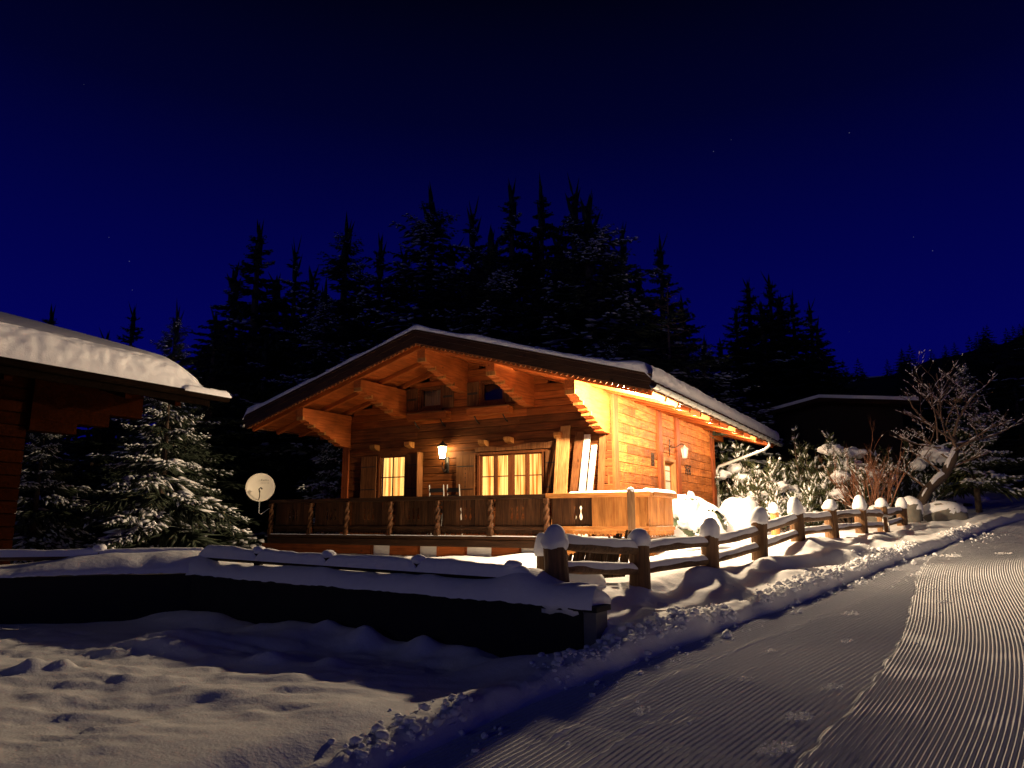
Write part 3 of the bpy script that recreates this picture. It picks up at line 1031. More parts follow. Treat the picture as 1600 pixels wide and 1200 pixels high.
# eave fascia
for side in (-1, 1):
    uu = RU + side * (EV + .0)
    MB().box(min(uu, uu + side * .03), max(uu, uu + side * .03), RF + .06, RB, RZ - RS * EV - .04, RZ - RS * EV + .20).build('eave_board', M['trim'], roof_o)
# gutters
for side in (-1, 1):
    gu = RU + side * (EV + .105); gzz = RZ - RS * EV + .05
    V_ = []; F_ = []
    n = 9
    for r_ in (.075, .069):
        for yv in (RF - .05, RB + .2):
            for k in range(n):
                a = math.pi + math.pi * k / (n - 1)
                V_.append((gu + r_ * math.cos(a), yv, gzz + r_ * math.sin(a)))
    for k in range(n - 1):
        F_.append((k, k + 1, n + k + 1, n + k)); F_.append((2 * n + k, 3 * n + k, 3 * n + k + 1, 2 * n + k + 1))
    g = MB().add(V_, F_).build('gutter', M['metal'], roof_o, smooth=True)
    MB().lathe([(.074, 0), (.074, .004)], 14).mesh('cap')
    if side == 1:
        yv = RF + .25
        while yv < RB:
            pts = [(gu + .082 * math.cos(math.pi + math.pi * k / 8), yv, gzz + .082 * math.sin(math.pi + math.pi * k / 8)) for k in range(9)]
            MB().tube(pts, .012, 5).build('gutter_bracket', M['metal'], roof_o)
            # rounded tile lips above the gutter
            yv += .62
# downpipe at the rear right
gu = RU + EV + .105
MB().tube([(gu, 10.35, 4.33), (gu - .02, 10.32, 4.2), (gu - .15, 10.28, 4.08), (WR + .14, 10.2, 3.58), (WR + .07, 10.2, 3.45), (WR + .07, 10.2, 1.2)], .05, 10).build('downpipe', M['metal'], roof_o, smooth=True)
# roof snow: thin on the ridge, fuller at the eaves
nu, nv = 90, 120
ss = np.linspace(-1, 1, nu); vvs = np.concatenate([RF - .075 + np.array([0, .003, .008, .015, .03, .06]), np.linspace(RF, RB + .02, nv - 6)])
S_, V_ = np.meshgrid(ss, vvs, indexing='ij')
uu = RU + S_ * (EV + .07)
base = RZ - RS * np.abs(uu - RU) + .285
thick = .10 + .10 * sst(.86, .965, np.abs(S_)) + .035 * fbm(uu * 1.2, V_ * 1.2, 171, 3)
edgef = np.minimum(1, np.minimum((V_ - (RF - .075)) / .03, (RB + .02 - V_) / .06)) 
edge_s = np.clip((1 - np.abs(S_)) * (EV + .07) / .12, 0, 1)
thick = np.maximum(thick, .03) * np.sqrt(np.clip(edgef, 0, 1)) * np.sqrt(edge_s)
Zt = base + thick + .012
lip = sst(.985, 1.0, np.abs(S_))
Zt = Zt - lip * .10
rs = link('roof_snow', grid_mesh('roof_snow', uu, V_, Zt), M['snow_rough'], roof_o, smooth=True)
# snow face hanging on the right eave
Xs = []; 
nv2 = 300; nk = 9
vv2 = np.linspace(RF - .02, RB, nv2)
K_, V2 = np.meshgrid(np.linspace(0, 1, nk), vv2, indexing='ij')
a_ = K_ * math.pi * .62
zb0 = RZ - RS * EV + .16
out = .10 * np.sin(a_ + .25) + .012 * vn(V2 * 16, K_ * 7, 181) + .012 * vn(V2 * 5, K_ * 3, 183)
Zs = zb0 + .30 * K_ + .018 * vn(V2 * 4, K_ * 2, 185) * K_
Us = RU + EV + .03 + out * (1 - .55 * K_)
link('roof_snow', grid_mesh('eave_snow', Us, V2, Zs), M['snow_rough'], roof_o, smooth=True)
# chimney is out of sight; snow guard log along the right eave is not visible either

# --- balcony
balc = MB().box(-10.72, 0.02, -.12, WF, 1.385, 1.450).box(WR + .0, 0.02, WF, 1.66, 1.385, 1.450).build('balcony', M['balch'], chalet)
BP = [-10.66, -9.20, -7.93, -6.53, -5.12, -3.66, -2.24]


def twisted_post(uc, vc):
    n = 16; m = 40
    V_ = []; F_ = []
    for k in range(m + 1):
        s = k / m
        zz = 1.455 + s * (2.262 - 1.455)
        tw = sst(.16, .22, s) * (1 - sst(.86, .9, s))
        rot = (s - .5) * 9.0
        for i in range(n):
            a = 2 * math.pi * i / n
            r_sq = .066 / max(abs(math.cos(a)), abs(math.sin(a)), .72)
            r_tw = .060 + .018 * math.cos(3 * (a - rot))
            r_ = r_sq * (1 - tw) + r_tw * tw
            if abs(s - .18) < .02 or abs(s - .88) < .02: r_ = .058
            V_.append((uc + r_ * math.cos(a), vc + r_ * math.sin(a), zz))
    for k in range(m):
        for i in range(n):
            F_.append((k * n + i, k * n + (i + 1) % n, (k + 1) * n + (i + 1) % n, (k + 1) * n + i))
    F_.append(tuple(range(n - 1, -1, -1))); F_.append(tuple(m * n + i for i in range(n)))
    return MB().add(V_, F_)


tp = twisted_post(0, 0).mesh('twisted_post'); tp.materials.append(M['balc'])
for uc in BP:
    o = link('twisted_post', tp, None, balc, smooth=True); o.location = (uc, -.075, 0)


def slot(zrel):
    """half width of the vase-shaped slot as a function of height above its foot (0..0.30)"""
    return None


SLOT = [(0.0, 0.0), (.03, .026), (.07, .038), (.11, .030), (.16, .013), (.20, .008), (.225, .016), (.26, .028), (.29, .018), (.315, 0.0)]


def baluster(w, left, right, z0=1.68, z1=2.27, foot=1.80):
    """plank outline in (x,z) with half slots cut into either edge"""
    R = [(w / 2, z0)]
    if right:
        R += [(w / 2 - hw_, foot + zz) for zz, hw_ in SLOT]
    R += [(w / 2, z1)]
    L = [(-w / 2, z1)]
    if left:
        L += [(-w / 2 + hw_, foot + zz) for zz, hw_ in SLOT[::-1]]
    L += [(-w / 2, z0)]
    return R + L


bal_cache = {}
BEND = BP + [-1.20]
for a, b in zip(BEND[:-1], BEND[1:]):
    a2, b2 = a + .075, b - .075 if b != -1.20 else b
    n = max(5, int(round((b2 - a2) / .135)))
    w = (b2 - a2) / n
    c = n / 2
    for k in range(n):
        # slots on joints nearest the centre: three joints
        jc = round(c)
        rt = (k + 1) in (jc - 1, jc, jc + 1)
        lf = k in (jc - 1, jc, jc + 1)
        if b == -1.20:
            rt = (k + 1) in (jc, jc + 1); lf = k in (jc, jc + 1)
        key = (round(w, 3), lf, rt)
        if key not in bal_cache:
            me = MB().prism_y(baluster(w - .003, lf, rt), -.013, .013).mesh('baluster_plank')
            me.materials.append(M['balc']); bal_cache[key] = me
        o = link('baluster_plank', bal_cache[key], None, balc)
        o.location = (a2 + (k + .5) * w, .02 + rnd.uniform(-.003, .003), 0)
# closed pale boards at the right end, slightly proud, then round the corner
n = 8
for k in range(n):
    w = 1.19 / n
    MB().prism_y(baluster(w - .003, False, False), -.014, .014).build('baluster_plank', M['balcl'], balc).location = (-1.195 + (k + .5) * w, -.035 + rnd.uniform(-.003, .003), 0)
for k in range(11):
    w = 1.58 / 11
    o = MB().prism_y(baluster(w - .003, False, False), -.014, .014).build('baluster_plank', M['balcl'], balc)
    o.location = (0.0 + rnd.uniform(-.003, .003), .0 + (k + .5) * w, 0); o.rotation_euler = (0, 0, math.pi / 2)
# rails
MB().cbox(-10.76, -2.25, -.10, .09, 2.272, 2.365, .012).build('top_rail', M['balch'], balc)
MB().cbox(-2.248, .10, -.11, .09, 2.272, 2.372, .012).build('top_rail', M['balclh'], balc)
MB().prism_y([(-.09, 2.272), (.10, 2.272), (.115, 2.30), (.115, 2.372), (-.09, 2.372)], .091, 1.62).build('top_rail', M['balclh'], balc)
MB().cbox(-10.66, -2.3, -.035, .05, 1.600, 1.678, .01).build('lower_rail', M['balch'], balc)
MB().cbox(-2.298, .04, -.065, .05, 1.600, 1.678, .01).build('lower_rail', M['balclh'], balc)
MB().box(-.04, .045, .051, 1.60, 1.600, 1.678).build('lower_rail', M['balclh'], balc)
# scalloped skirting with gaps
for (a, b, mt, yv) in ((-10.6, -2.3, M['balch'], 0.0), (-2.298, 0.0, M['balclh'], -.03)):
    w = .16
    n = int((b - a) / w)
    for k in range(n):
        u0 = a + k * (b - a) / n; u1 = a + (k + 1) * (b - a) / n - .004
        um = (u0 + u1) / 2
        MB().prism_y([(u0, 1.598), (u0, 1.51), (um - .05, 1.535), (um, 1.485), (um + .05, 1.535), (u1, 1.51), (u1, 1.598)], yv - .01, yv + .012).build('skirting_tile', mt, balc)
n = 9
for k in range(n):
    v0 = .05 + k * 1.53 / n; v1 = v0 + 1.53 / n - .004; vm = (v0 + v1) / 2
    MB().prism_x([(v0, 1.598), (v0, 1.50), (vm - .05, 1.535), (vm, 1.475), (vm + .05, 1.535), (v1, 1.50), (v1, 1.598)][::-1], .0, .022).build('skirting_tile', M['balclh'], balc)
# ledge snow
MB().cbox(-10.6, -.02, -.135, -.03, 1.452, 1.468, .004).build('ledge_snow', M['snow_soft'], balc)
# floor edge beam and the timbers below
MB().cbox(-10.75, -2.0, -.09, .06, 1.21, 1.383, .02).build('edge_beam', M['balch'], balc)
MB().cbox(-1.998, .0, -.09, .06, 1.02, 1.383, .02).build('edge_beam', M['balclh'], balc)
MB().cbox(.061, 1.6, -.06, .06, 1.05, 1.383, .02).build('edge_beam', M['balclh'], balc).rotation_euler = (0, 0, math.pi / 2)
# brown corbel blocks and plaster between
def block(u0, u1, v0, v1, z0, z1, nm, mt):
    m = 14
    low = [(u0 + (u1 - u0) * k / m, z0 + .02 * abs(math.sin(k * math.pi / 3.5))) for k in range(m + 1)]
    return MB().prism_y(low + [(u1, z1), (u0, z1)], v0, v1).build(nm, mt, balc)
for a, b in ((-11.0, -7.15), (-6.55, -5.72), (-5.15, -4.38), (-3.65, -2.95)):
    block(a, b, -.05, .068, .98, 1.209, 'corbel_block', M['log'])
MB().box(-10.7, -.02, .07, .16, .3, 1.208).build('plaster_base', M['plaster'], chalet)
for a, b in ((-8.3, -7.4), (-5.0, -4.1)):
    MB().cbox(a, b, .01, .068, .84, .93, .01).build('log_end', M['log'], chalet)
# snow on the lit rails
def snow_strip(pts_c, w, h, nm, parent, seed, mat=None, n=40, nr=9, droop=0.02):
    """soft strip of snow along a polyline; sits on top of it"""
    P = np.array(pts_c, float)
    seg = np.linalg.norm(np.diff(P, axis=0), axis=1); L = np.concatenate([[0], np.cumsum(seg)])
    s = np.linspace(0, L[-1], n)
    C = np.stack([np.interp(s, L, P[:, k]) for k in range(3)], 1)
    T = np.gradient(C, axis=0); T /= np.linalg.norm(T, axis=1)[:, None]
    Sd = np.stack([T[:, 1], -T[:, 0], 0 * T[:, 0]], 1); Sd /= np.linalg.norm(Sd, axis=1)[:, None] + 1e-9
    rows = []
    for k in range(nr):
        q = k / (nr - 1); a = math.pi * q
        hh = h * (1 + .20 * vn(s * 1.7, q * 1.2, seed) + .08 * vn(s * 8, q * 4, seed + 1))
        endf = np.sqrt(np.clip(np.minimum(s, L[-1] - s) / (h * .9) + .02, 0, 1))
        ww = w * (1 + .04 * vn(s * 4, 3.1, seed + 2))
        off = -math.cos(a) * ww / 2
        up = np.sin(a) ** .6 * hh * endf - droop * (1 if k in (0, nr - 1) else 0)
        rows.append(C + Sd * off[:, None] + np.array([0, 0, 1]) * up[:, None])
    R = np.stack(rows, 1)
    return link(nm, grid_mesh(nm, R[:, :, 0], R[:, :, 1], R[:, :, 2]), mat or M['snow_soft'], parent, smooth=True)


snow_strip([(-1.7, -.01, 2.372), (.0, -.01, 2.372)], .18, .035, 'rail_snow', balc, 201)
snow_strip([(.01, -.08, 2.372), (.01, 1.6, 2.372)], .20, .07, 'rail_snow', balc, 203)


# ---------------------------------------------------------------- things on and around the chalet
def lantern(name, label, lit, loc, rotz, hang):
    """wall lantern: local +y points away from the wall"""
    t = thing(name, label, 'lantern', loc, rotz)
    t.scale = (1.25, 1.25, 1.25) if lit else (.92, .92, .92)
    b = MB()
    if hang:
        b.box(-.02, .02, 0, .012, -.25, .28)
        b.tube([(0, .0, .05), (0, .10, .0), (0, .22, .02), (0, .34, .09), (0, .42, .10), (0, .47, .04), (0, .47, -.02)], .013, 7)
        b.tube([(0, .0, -.12), (0, .06, -.04), (0, .12, .02), (0, .06, .08), (0, .02, .05)], .008, 6)
        b.tube([(0, .0, .26), (.0, .05, .2), (0, .02, .14)], .008, 6)
        b.build('arm', M['iron'], t, smooth=True)
        cy, cz = .47, -.05
    else:
        b.box(-.05, .05, 0, .015, -.38, -.05)
        b.tube([(0, .0, -.30), (0, .10, -.36), (0, .17, -.28), (0, .17, -.17)], .014, 7)
        b.build('arm', M['iron'], t, smooth=True)
        cy, cz = .17, .16
    # roof cap
    MB().lathe([(.125, cz - .01), (.115, cz + .01), (.06, cz + .055), (.03, cz + .075), (.012, cz + .11)], 6, 0, cy).build('cap', M['paleiron'] if not lit else M['iron'], t)
    # cage bars and base
    cg = MB()
    for k in range(6):
        a = 2 * math.pi * k / 6
        cg.tube([(.105 * math.cos(a), cy + .105 * math.sin(a), cz - .012), (.065 * math.cos(a), cy + .065 * math.sin(a), cz - .25)], .008, 5)
    cg.lathe([(.07, cz - .28), (.078, cz - .25)], 6, 0, cy)
    cg.build('cage', M['iron'] if lit else M['paleiron'], t)
    g = MB(); ring1 = [(.098 * math.cos(2 * math.pi * k / 6), cy + .098 * math.sin(2 * math.pi * k / 6), cz - .014) for k in range(6)]
    ring2 = [(.06 * math.cos(2 * math.pi * k / 6), cy + .06 * math.sin(2 * math.pi * k / 6), cz - .245) for k in range(6)]
    for k in range(6):
        MB().add([ring1[k], ring1[(k + 1) % 6], ring2[(k + 1) % 6], ring2[k]], [(0, 1, 2, 3)]).build('pane', M['litpane'] if lit else plain_frost, t)
    MB().lathe([(.012, cz - .23), (.045, cz - .19), (.058, cz - .13), (.045, cz - .07), (.012, cz - .03)], 12, 0, cy).build('bulb', M['bulb'] if lit else M['plaster'], t, smooth=True)
    if lit:
        ld = bpy.data.lights.new('lantern_light', 'POINT'); ld.energy = LANTERN_W; ld.color = LANTERN_COL; ld.shadow_soft_size = .05
        lo = bpy.data.objects.new('lantern_light', ld); COL.objects.link(lo); lo.parent = t; lo.location = (0, cy + .0, cz - .13)
    return t


plain_frost = plain('frosted_pane', (0.62, 0.60, 0.52), 0.3)
x_, y_ = uv2xy(-5.93, WF)
lantern('wall_lantern', 'glowing wall lantern between the two lit ground-floor windows', True, (x_, y_, 3.50), math.pi - TH, False)
x_, y_ = uv2xy(WR, 5.56)
lantern('wall_lantern', 'unlit lantern on a curled iron arm above the side door', False, (x_, y_, 3.80), -math.pi / 2 - TH, True)

# floodlight tucked under the right front corner of the eaves
x_, y_ = uv2xy(-.20, -.28)
FZ = 4.49
fl = thing('floodlight', 'small floodlight tucked under the front right corner of the chalet eaves', 'floodlight', (x_, y_, FZ), -TH)
MB().box(-.02, .02, -.02, .02, .06, .16).build('bracket', M['iron'], fl)
MB().prism_y([(-.07, -.01), (.07, -.01), (.06, .06), (-.06, .06)], -.05, .05).build('housing', M['iron'], fl)
MB().box(-.06, .06, -.042, .042, -.018, -.0105).build('lens', M['floodface'], fl)
ld = bpy.data.lights.new('flood_light', 'POINT'); ld.energy = FLOOD_W; ld.color = FLOOD_COL; ld.shadow_soft_size = .12
lo = bpy.data.objects.new('flood_light', ld); COL.objects.link(lo); lo.parent = fl; lo.location = (0, 0, -.075)

# small spotlights set between the rafters along the right-hand eave
spot_names = ('first', 'second', 'third', 'fourth', 'fifth', 'sixth', 'seventh', 'eighth')
for k in range(8):
    v_ = .88 + 1.29 * k
    x_, y_ = uv2xy(.06, v_)
    sp = thing('soffit_spotlight', spot_names[k] + ' spotlight behind the corner floodlight under the right-hand eave', 'spotlight', (x_, y_, 4.40), -TH, 'spotlights under the right-hand eave')
    MB().prism_y([(-.07, -.01), (.07, -.01), (.06, .04), (-.06, .04)], -.16, .16).build('housing', M['metal'], sp)
    MB().box(-.06, .06, -.15, .15, -.018, -.0105).build('lens', M['floodface'], sp)
    ld = bpy.data.lights.new('spot_light', 'POINT'); ld.energy = SPOT_W * (4.0 if k in (0, 1) else 1.2); ld.color = FLOOD_COL; ld.shadow_soft_size = .05
    lo = bpy.data.objects.new('spot_light', ld); COL.objects.link(lo); lo.parent = sp; lo.location = (0, 0, -.08)

# boards leaning on the front wall
def lean(name, label, u, w, z1, vb, vt, mat, thick=.03, tilt=0.0, cat='board'):
    b = MB()
    z0 = 1.452
    du = tilt
    V_ = [(u - w / 2, vb, z0), (u + w / 2, vb, z0), (u + w / 2, vb + thick, z0), (u - w / 2, vb + thick, z0),
          (u - w / 2 + du, vt, z1), (u + w / 2 + du, vt, z1), (u + w / 2 + du, vt + thick, z1), (u - w / 2 + du, vt + thick, z1)]
    x0, y0 = uv2xy(u, vb)
    V_ = [(p[0] - u, p[1] - vb, p[2] - z0) for p in V_]
    b.add(V_, [(0, 3, 2, 1), (4, 5, 6, 7), (0, 1, 5, 4), (1, 2, 6, 5), (2, 3, 7, 6), (3, 0, 4, 7)])
    o = b.build(name, mat)
    o.location = (x0, y0, z0); o.rotation_euler = (0, 0, -TH)
    return tag(o, label, cat)


lean('leaning_board', 'tall orange-brown board leaning by the right shutter', -2.46, .24, 4.02, .95, 1.33, M['board'], .05)
lean('leaning_board', 'narrow shorter board in front of the tall orange-brown one', -2.62, .07, 3.83, .90, 1.27, M['board'], .03)
lean('leaning_board', 'wide slanted plank between orange board and white boards', -2.22, .22, 3.86, 1.02, 1.36, M['shutter'], .03, .12)
lean('leaning_board', 'tallest whitish board near the chalet front right corner', -1.99, .15, 3.78, .9, 1.33, M['whiteboard'], .035, .10)
lean('leaning_board', 'shorter whitish board just right of the tallest one', -1.80, .13, 3.52, .88, 1.30, M['whiteboard'], .035, .09)
lean('leaning_board', 'brown plank with slanted top in the chalet front corner', -1.53, .15, 3.95, 1.05, 1.36, M['shutter'], .04, .02)

# folded chairs on the balcony
def chair(u, v, rot, label):
    x0, y0 = uv2xy(u, v)
    t = thing('folded_chair', label, 'chair', (x0, y0, 1.452), -TH + rot, 'folded chairs below the lantern')
    for sx in (-.2, .2):
        MB().tube([(sx, .12, 0), (sx, -.02, 1.25)], .016, 6).build('leg', M['paleiron'], t)
        MB().tube([(sx * .9, -.10, 0), (sx * .9, .06, .95)], .014, 6).build('leg', M['iron'], t)
    for k in range(4):
        MB().box(-.2, .2, .03 - k * .016, .045 - k * .016, .55 + k * .17, .65 + k * .17).build('back_slat', M['iron'], t)
    MB().box(-.19, .19, .06, .09, .1, .5).build('seat', M['iron'], t)
    return t


chair(-5.98, 1.05, .15, 'left folded chair standing below the glowing lantern')
chair(-5.48, 1.08, -.12, 'right folded chair standing below the glowing lantern')

# iron ornaments on the side wall
for (v_, z_, lab) in ((7.15, 3.28, 'wrought-iron leaf ornament on the side wall behind the unlit lantern'), (4.15, 3.38, 'small iron plate on the side wall left of the red-brown post')):
    x0, y0 = uv2xy(WR + .004, v_)
    b = MB()
    if v_ > 5:
        b.tube([(0, -.25, .1), (.02, -.1, .0), (.03, .05, .06), (.02, .2, -.04), (0, .3, -.1)], .012, 5)
        for q in (-.2, -.05, .1, .22):
            b.tube([(.02, q, 0), (.03, q + .05, .10), (.02, q + .02, .15)], .014, 5); b.tube([(.02, q, 0), (.03, q - .05, -.09), (.02, q - .02, -.13)], .014, 5)
    else:
        for a in (-.09, .02):
            for c in range(3):
                b.box(.0, .015, a, a + .08, -.14 + c * .10, -.08 + c * .10)
        b.box(-.002, .006, -.12, .13, -.17, .17)
    o = b.build('wall_ornament', M['iron'] if v_ > 5 else M['balch'])
    o.location = (x0, y0, z_); o.rotation_euler = (0, 0, -TH)
    tag(o, lab, 'ornament')

# satellite dish
x0, y0 = uv2xy(-10.93, -.28)
to_cam = math.atan2(-x0 - 0.0, y0)      # facing roughly the camera side
dish = thing('satellite_dish', 'round cream satellite dish on the left end of the balcony', 'satellite dish', (x0, y0, 2.70), 0.30)
R0 = .375
V_ = []; F_ = []
nr, na = 9, 40
for layer in (0, 1):
    for k in range(nr):
        r_ = R0 * k / (nr - 1)
        for i in range(na):
            a = 2 * math.pi * i / na
            V_.append((r_ * math.cos(a), -.10 * (r_ / R0) ** 2 + layer * .012, r_ * math.sin(a)))
for layer in (0, 1):
    o_ = layer * nr * na
    for k in range(nr - 1):
        for i in range(na):
            q = (o_ + k * na + i, o_ + k * na + (i + 1) % na, o_ + (k + 1) * na + (i + 1) % na, o_ + (k + 1) * na + i)
            F_.append(q if layer == 0 else q[::-1])
for i in range(na):
    F_.append(((nr - 1) * na + i, (nr - 1) * na + (i + 1) % na, (2 * nr - 1) * na + (i + 1) % na, (2 * nr - 1) * na + i))
MB().add(V_, F_).build('reflector', M['dish'], dish, smooth=True)
MB().tube([(R0 * math.cos(2 * math.pi * i / na), -.10, R0 * math.sin(2 * math.pi * i / na)) for i in range(na + 1)], .008, 6, cap=False).build('rim', M['dish'], dish, smooth=True)
MB().tube([(-.03, -.06, -.36), (.0, -.22, -.26), (.0, -.34, -.12)], .012, 6).build('feed_arm', M['iron'], dish)
MB().tube([(.0, -.33, -.14), (-.02, -.36, -.06), (.02, -.37, -.02), (.06, -.35, -.06)], .020, 8).build('receiver', M['iron'], dish, smooth=True)
MB().tube([(.0, .05, .05), (.0, .07, -.68), (.05, .10, -.72), (.32, .10, -.52)], .014, 6).build('mast', M['metal'], dish)
def text_part(txt, size, loc, parent):
    c = bpy.data.curves.new('t', 'FONT'); c.body = txt; c.size = size; c.shear = .25; c.align_x = 'CENTER'
    to = bpy.data.objects.new('t', c); COL.objects.link(to)
    dg = bpy.context.evaluated_depsgraph_get()
    me = bpy.data.meshes.new_from_object(to.evaluated_get(dg))
    bpy.data.objects.remove(to)
    me.materials.clear(); me.materials.append(M['dishdark'])
    o = link('lettering', me, None, parent)
    o.location = loc; o.rotation_euler = (math.radians(90 + 14), 0, .14)
text_part('Kathrein', .085, (.14, -.060, .17), dish)
text_part('antennen electronic', .042, (.165, -.054, .11), dish)


# ---------------------------------------------------------------- roadside log fence
def post_mesh(seed, h, r):
    rr = random.Random(seed)
    prof = [(r * 1.04, -.5), (r * 1.03, 0), (r, h * .5), (r * .98, h - .02), (r * .9, h)]
    me = MB().lathe(prof, 14, jit=.035, rr=rr).mesh('post'); return me


def cap_mesh(seed, r, h):
    rr = random.Random(seed)
    prof = [(r * .98, -.03), (r * 1.10, .0), (r * 1.12, h * .2), (r * 1.02, h * .45), (r * .85, h * .66), (r * .58, h * .86), (r * .25, h * .98)]
    k1, k2, k3 = rr.uniform(.8, 1.25), rr.uniform(-.25, .25), rr.uniform(-.25, .25)
    b = MB().lathe([(p * rr.uniform(.93, 1.07), q * k1) for p, q in prof], 18, jit=.035, rr=rr)
    b.v = [(x + k2 * max(0, z) * .35, y + k3 * max(0, z) * .35, z + .018 * math.sin(x * 30 + seed) * (1 if z < h * .3 else 0)) for x, y, z in b.v]
    return b.mesh('snow_cap')


fence = thing('roadside_fence', 'log rail fence with snow-capped posts beside the groomed track', 'fence', (0, 0, 0))
FP = [(0.46, 7.81, 1.12), (1.55, 9.18, 1.03), (2.76, 10.55, 1.08), (3.91, 11.92, 1.22), (5.06, 13.29, 1.42), (6.25, 14.66, 1.48), (7.47, 16.03, 1.54), (8.62, 17.40, 1.54), (9.78, 18.77, 1.66)]
FH = [.40, .49, .52, .56, .52, .55, .53, .60, .50]
FCAP = [.20, .17, .17, .20, .21, .20, .21, .22, .20]
for k, (x, y, z) in enumerate(FP):
    zg = z
    o = link('post', post_mesh(k, FH[k], .125), M['fencewood'], fence, smooth=False)
    o.location = (x, y, zg); o.rotation_euler = (rnd.uniform(-.04, .04), rnd.uniform(-.04, .04), rnd.uniform(0, 6))
    c = link('snow_cap', cap_mesh(k + 50, .125, FCAP[k] + .02), M['snow_soft'], o, smooth=True)
    c.location = (0, 0, FH[k] - .005)
for k in range(len(FP) - 1):
    a = np.array(FP[k]); b = np.array(FP[k + 1])
    for lv, rr_, sh in ((.40, .060, .055), (.155, .052, .035)):
        la, lb = (lv, lv)
        if k == 0: la = lv + .02
        p0 = a + [0, 0, la]; p1 = b + [0, 0, lb]
        mid = (p0 + p1) / 2 + [rnd.uniform(-.02, .02), rnd.uniform(-.02, .02), rnd.uniform(-.025, .01)]
        pts = [p0, p0 * .75 + p1 * .25 + (mid - (p0 + p1) / 2) * .7, mid, p0 * .25 + p1 * .75 + (mid - (p0 + p1) / 2) * .7, p1]
        ctr = mid
        o = MB().tube([tuple(q - ctr) for q in pts], [rr_ * rnd.uniform(.9, 1.1) for _ in pts], 10).build('rail', M['railwood'], fence, smooth=True)
        o.location = ctr
        d_ = (p1 - p0) / np.linalg.norm(p1 - p0)
        sp = [pts[0] + d_ * .13, pts[1], pts[2], pts[3], pts[4] - d_ * .13]
        s = snow_strip([tuple(q - ctr + [0, 0, rr_ * .45]) for q in sp], rr_ * 1.85, sh + rr_ * .5, 'rail_snow', o, 300 + k * 4 + int(lv * 10), n=50)
# rope round the seventh post
# the short stub posts behind the fence
for (x, y, z, h, r, lab) in ((0.36, 8.75, 1.18, .28, .075, 'short snow-capped stub post behind the first fence post'),):
    t = thing('stub_post', lab, 'post', (x, y, z - .05))
    link('post', post_mesh(77, h, r), M['fencewood'], t)
    c = link('snow_cap', cap_mesh(78, r * 1.25, .2), M['snow_soft'], t, smooth=True); c.location = (0, 0, h)
x0, y0 = uv2xy(.10, -1.15)
t = thing('wooden_stake', 'tall square wooden stake in front of the balcony corner', 'stake', (x0, y0, gz(x0, y0) - .1), .3)
MB().prism_z([(-.055, -.05), (.055, -.05), (.055, .05), (-.055, .05)], 0, 2.36 - gz(x0, y0) + .1).build('shaft', M['fencewood'], t)
o = link('snow_cap', cap_mesh(79, .06, .06), M['snow_soft'], t, smooth=True); o.location = (0, 0, 2.36 - gz(x0, y0) + .1)
x0, y0 = 5.62, 16.0
t = thing('stub_post', 'brightly lit snow-capped post standing behind the fence', 'post', (x0, y0, gz(x0, y0) - .05))
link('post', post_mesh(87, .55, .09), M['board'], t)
c = link('snow_cap', cap_mesh(88, .11, .2), M['snow_soft'], t, smooth=True); c.location = (0, 0, .55)

# screen of split sticks leaning behind the fence
t = thing('stick_screen', 'dark screen of split sticks leaning behind the log fence', 'screen', (1.06, 9.95, 1.04), -.45)
for k in range(46):
    s = k / 45
    h = .36 + .26 * s + rnd.uniform(-.03, .02)
    o = MB().box(-.013, .013, -.009, .009, 0, h).build('stick', M['reed'], t)
    o.location = (-.42 + .84 * s, rnd.uniform(-.012, .012), -.05 + .08 * s); o.rotation_euler = (-.25, .14 + rnd.uniform(-.05, .05), 0)
MB().box(-.42, .42, .012, .022, .18, .21).build('binding', M['reed'], t)

# ---------------------------------------------------------------- retaining wall with garden fence
rw = thing('retaining_wall', 'dark retaining wall capped with thick snow in front of the chalet', 'wall', (0, 0, 0))
LE = np.array([-13.0, LW[1] + (-13.0 - LW[0]) * .262])


def wall_poly(p, q, thick):
    d_ = (q - p) / np.linalg.norm(q - p); n_ = np.array([-d_[1], d_[0]])
    if n_[1] < 0: n_ = -n_
    return [tuple(p), tuple(q), tuple(q + n_ * thick), tuple(p + n_ * thick)]


def ztop_wall(s):
    return .93 + .17 * s
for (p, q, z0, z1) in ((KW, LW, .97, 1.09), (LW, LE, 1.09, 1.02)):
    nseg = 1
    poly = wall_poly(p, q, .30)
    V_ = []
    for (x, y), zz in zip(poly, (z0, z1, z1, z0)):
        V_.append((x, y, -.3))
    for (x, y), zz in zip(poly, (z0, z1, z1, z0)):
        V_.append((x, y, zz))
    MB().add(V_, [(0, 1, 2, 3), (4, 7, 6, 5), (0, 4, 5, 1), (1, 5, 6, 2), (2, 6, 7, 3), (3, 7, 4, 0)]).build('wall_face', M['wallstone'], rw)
# pale end block of the wall at the track
e0 = KW + U * .004
V_ = []
for zz in (-.2, .93):
    for (a, b) in ((.0, .02), (.13, .02), (.13, .28), (.0, .28)):
        p = e0 + U * a + VV * b
        V_.append((p[0], p[1], zz))
MB().add(V_, [(0, 3, 2, 1), (4, 5, 6, 7), (0, 1, 5, 4), (1, 2, 6, 5), (2, 3, 7, 6), (3, 0, 4, 7)]).build('wall_end', M['wallend'], rw)
# coping
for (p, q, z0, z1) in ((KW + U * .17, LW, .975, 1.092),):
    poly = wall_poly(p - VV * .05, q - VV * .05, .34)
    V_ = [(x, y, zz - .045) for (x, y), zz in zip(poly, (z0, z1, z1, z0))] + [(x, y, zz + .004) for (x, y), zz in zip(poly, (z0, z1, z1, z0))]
    MB().add(V_, [(0, 1, 2, 3), (4, 7, 6, 5), (0, 4, 5, 1), (1, 5, 6, 2), (2, 6, 7, 3), (3, 7, 4, 0)]).build('coping', M['wallstone'], rw)
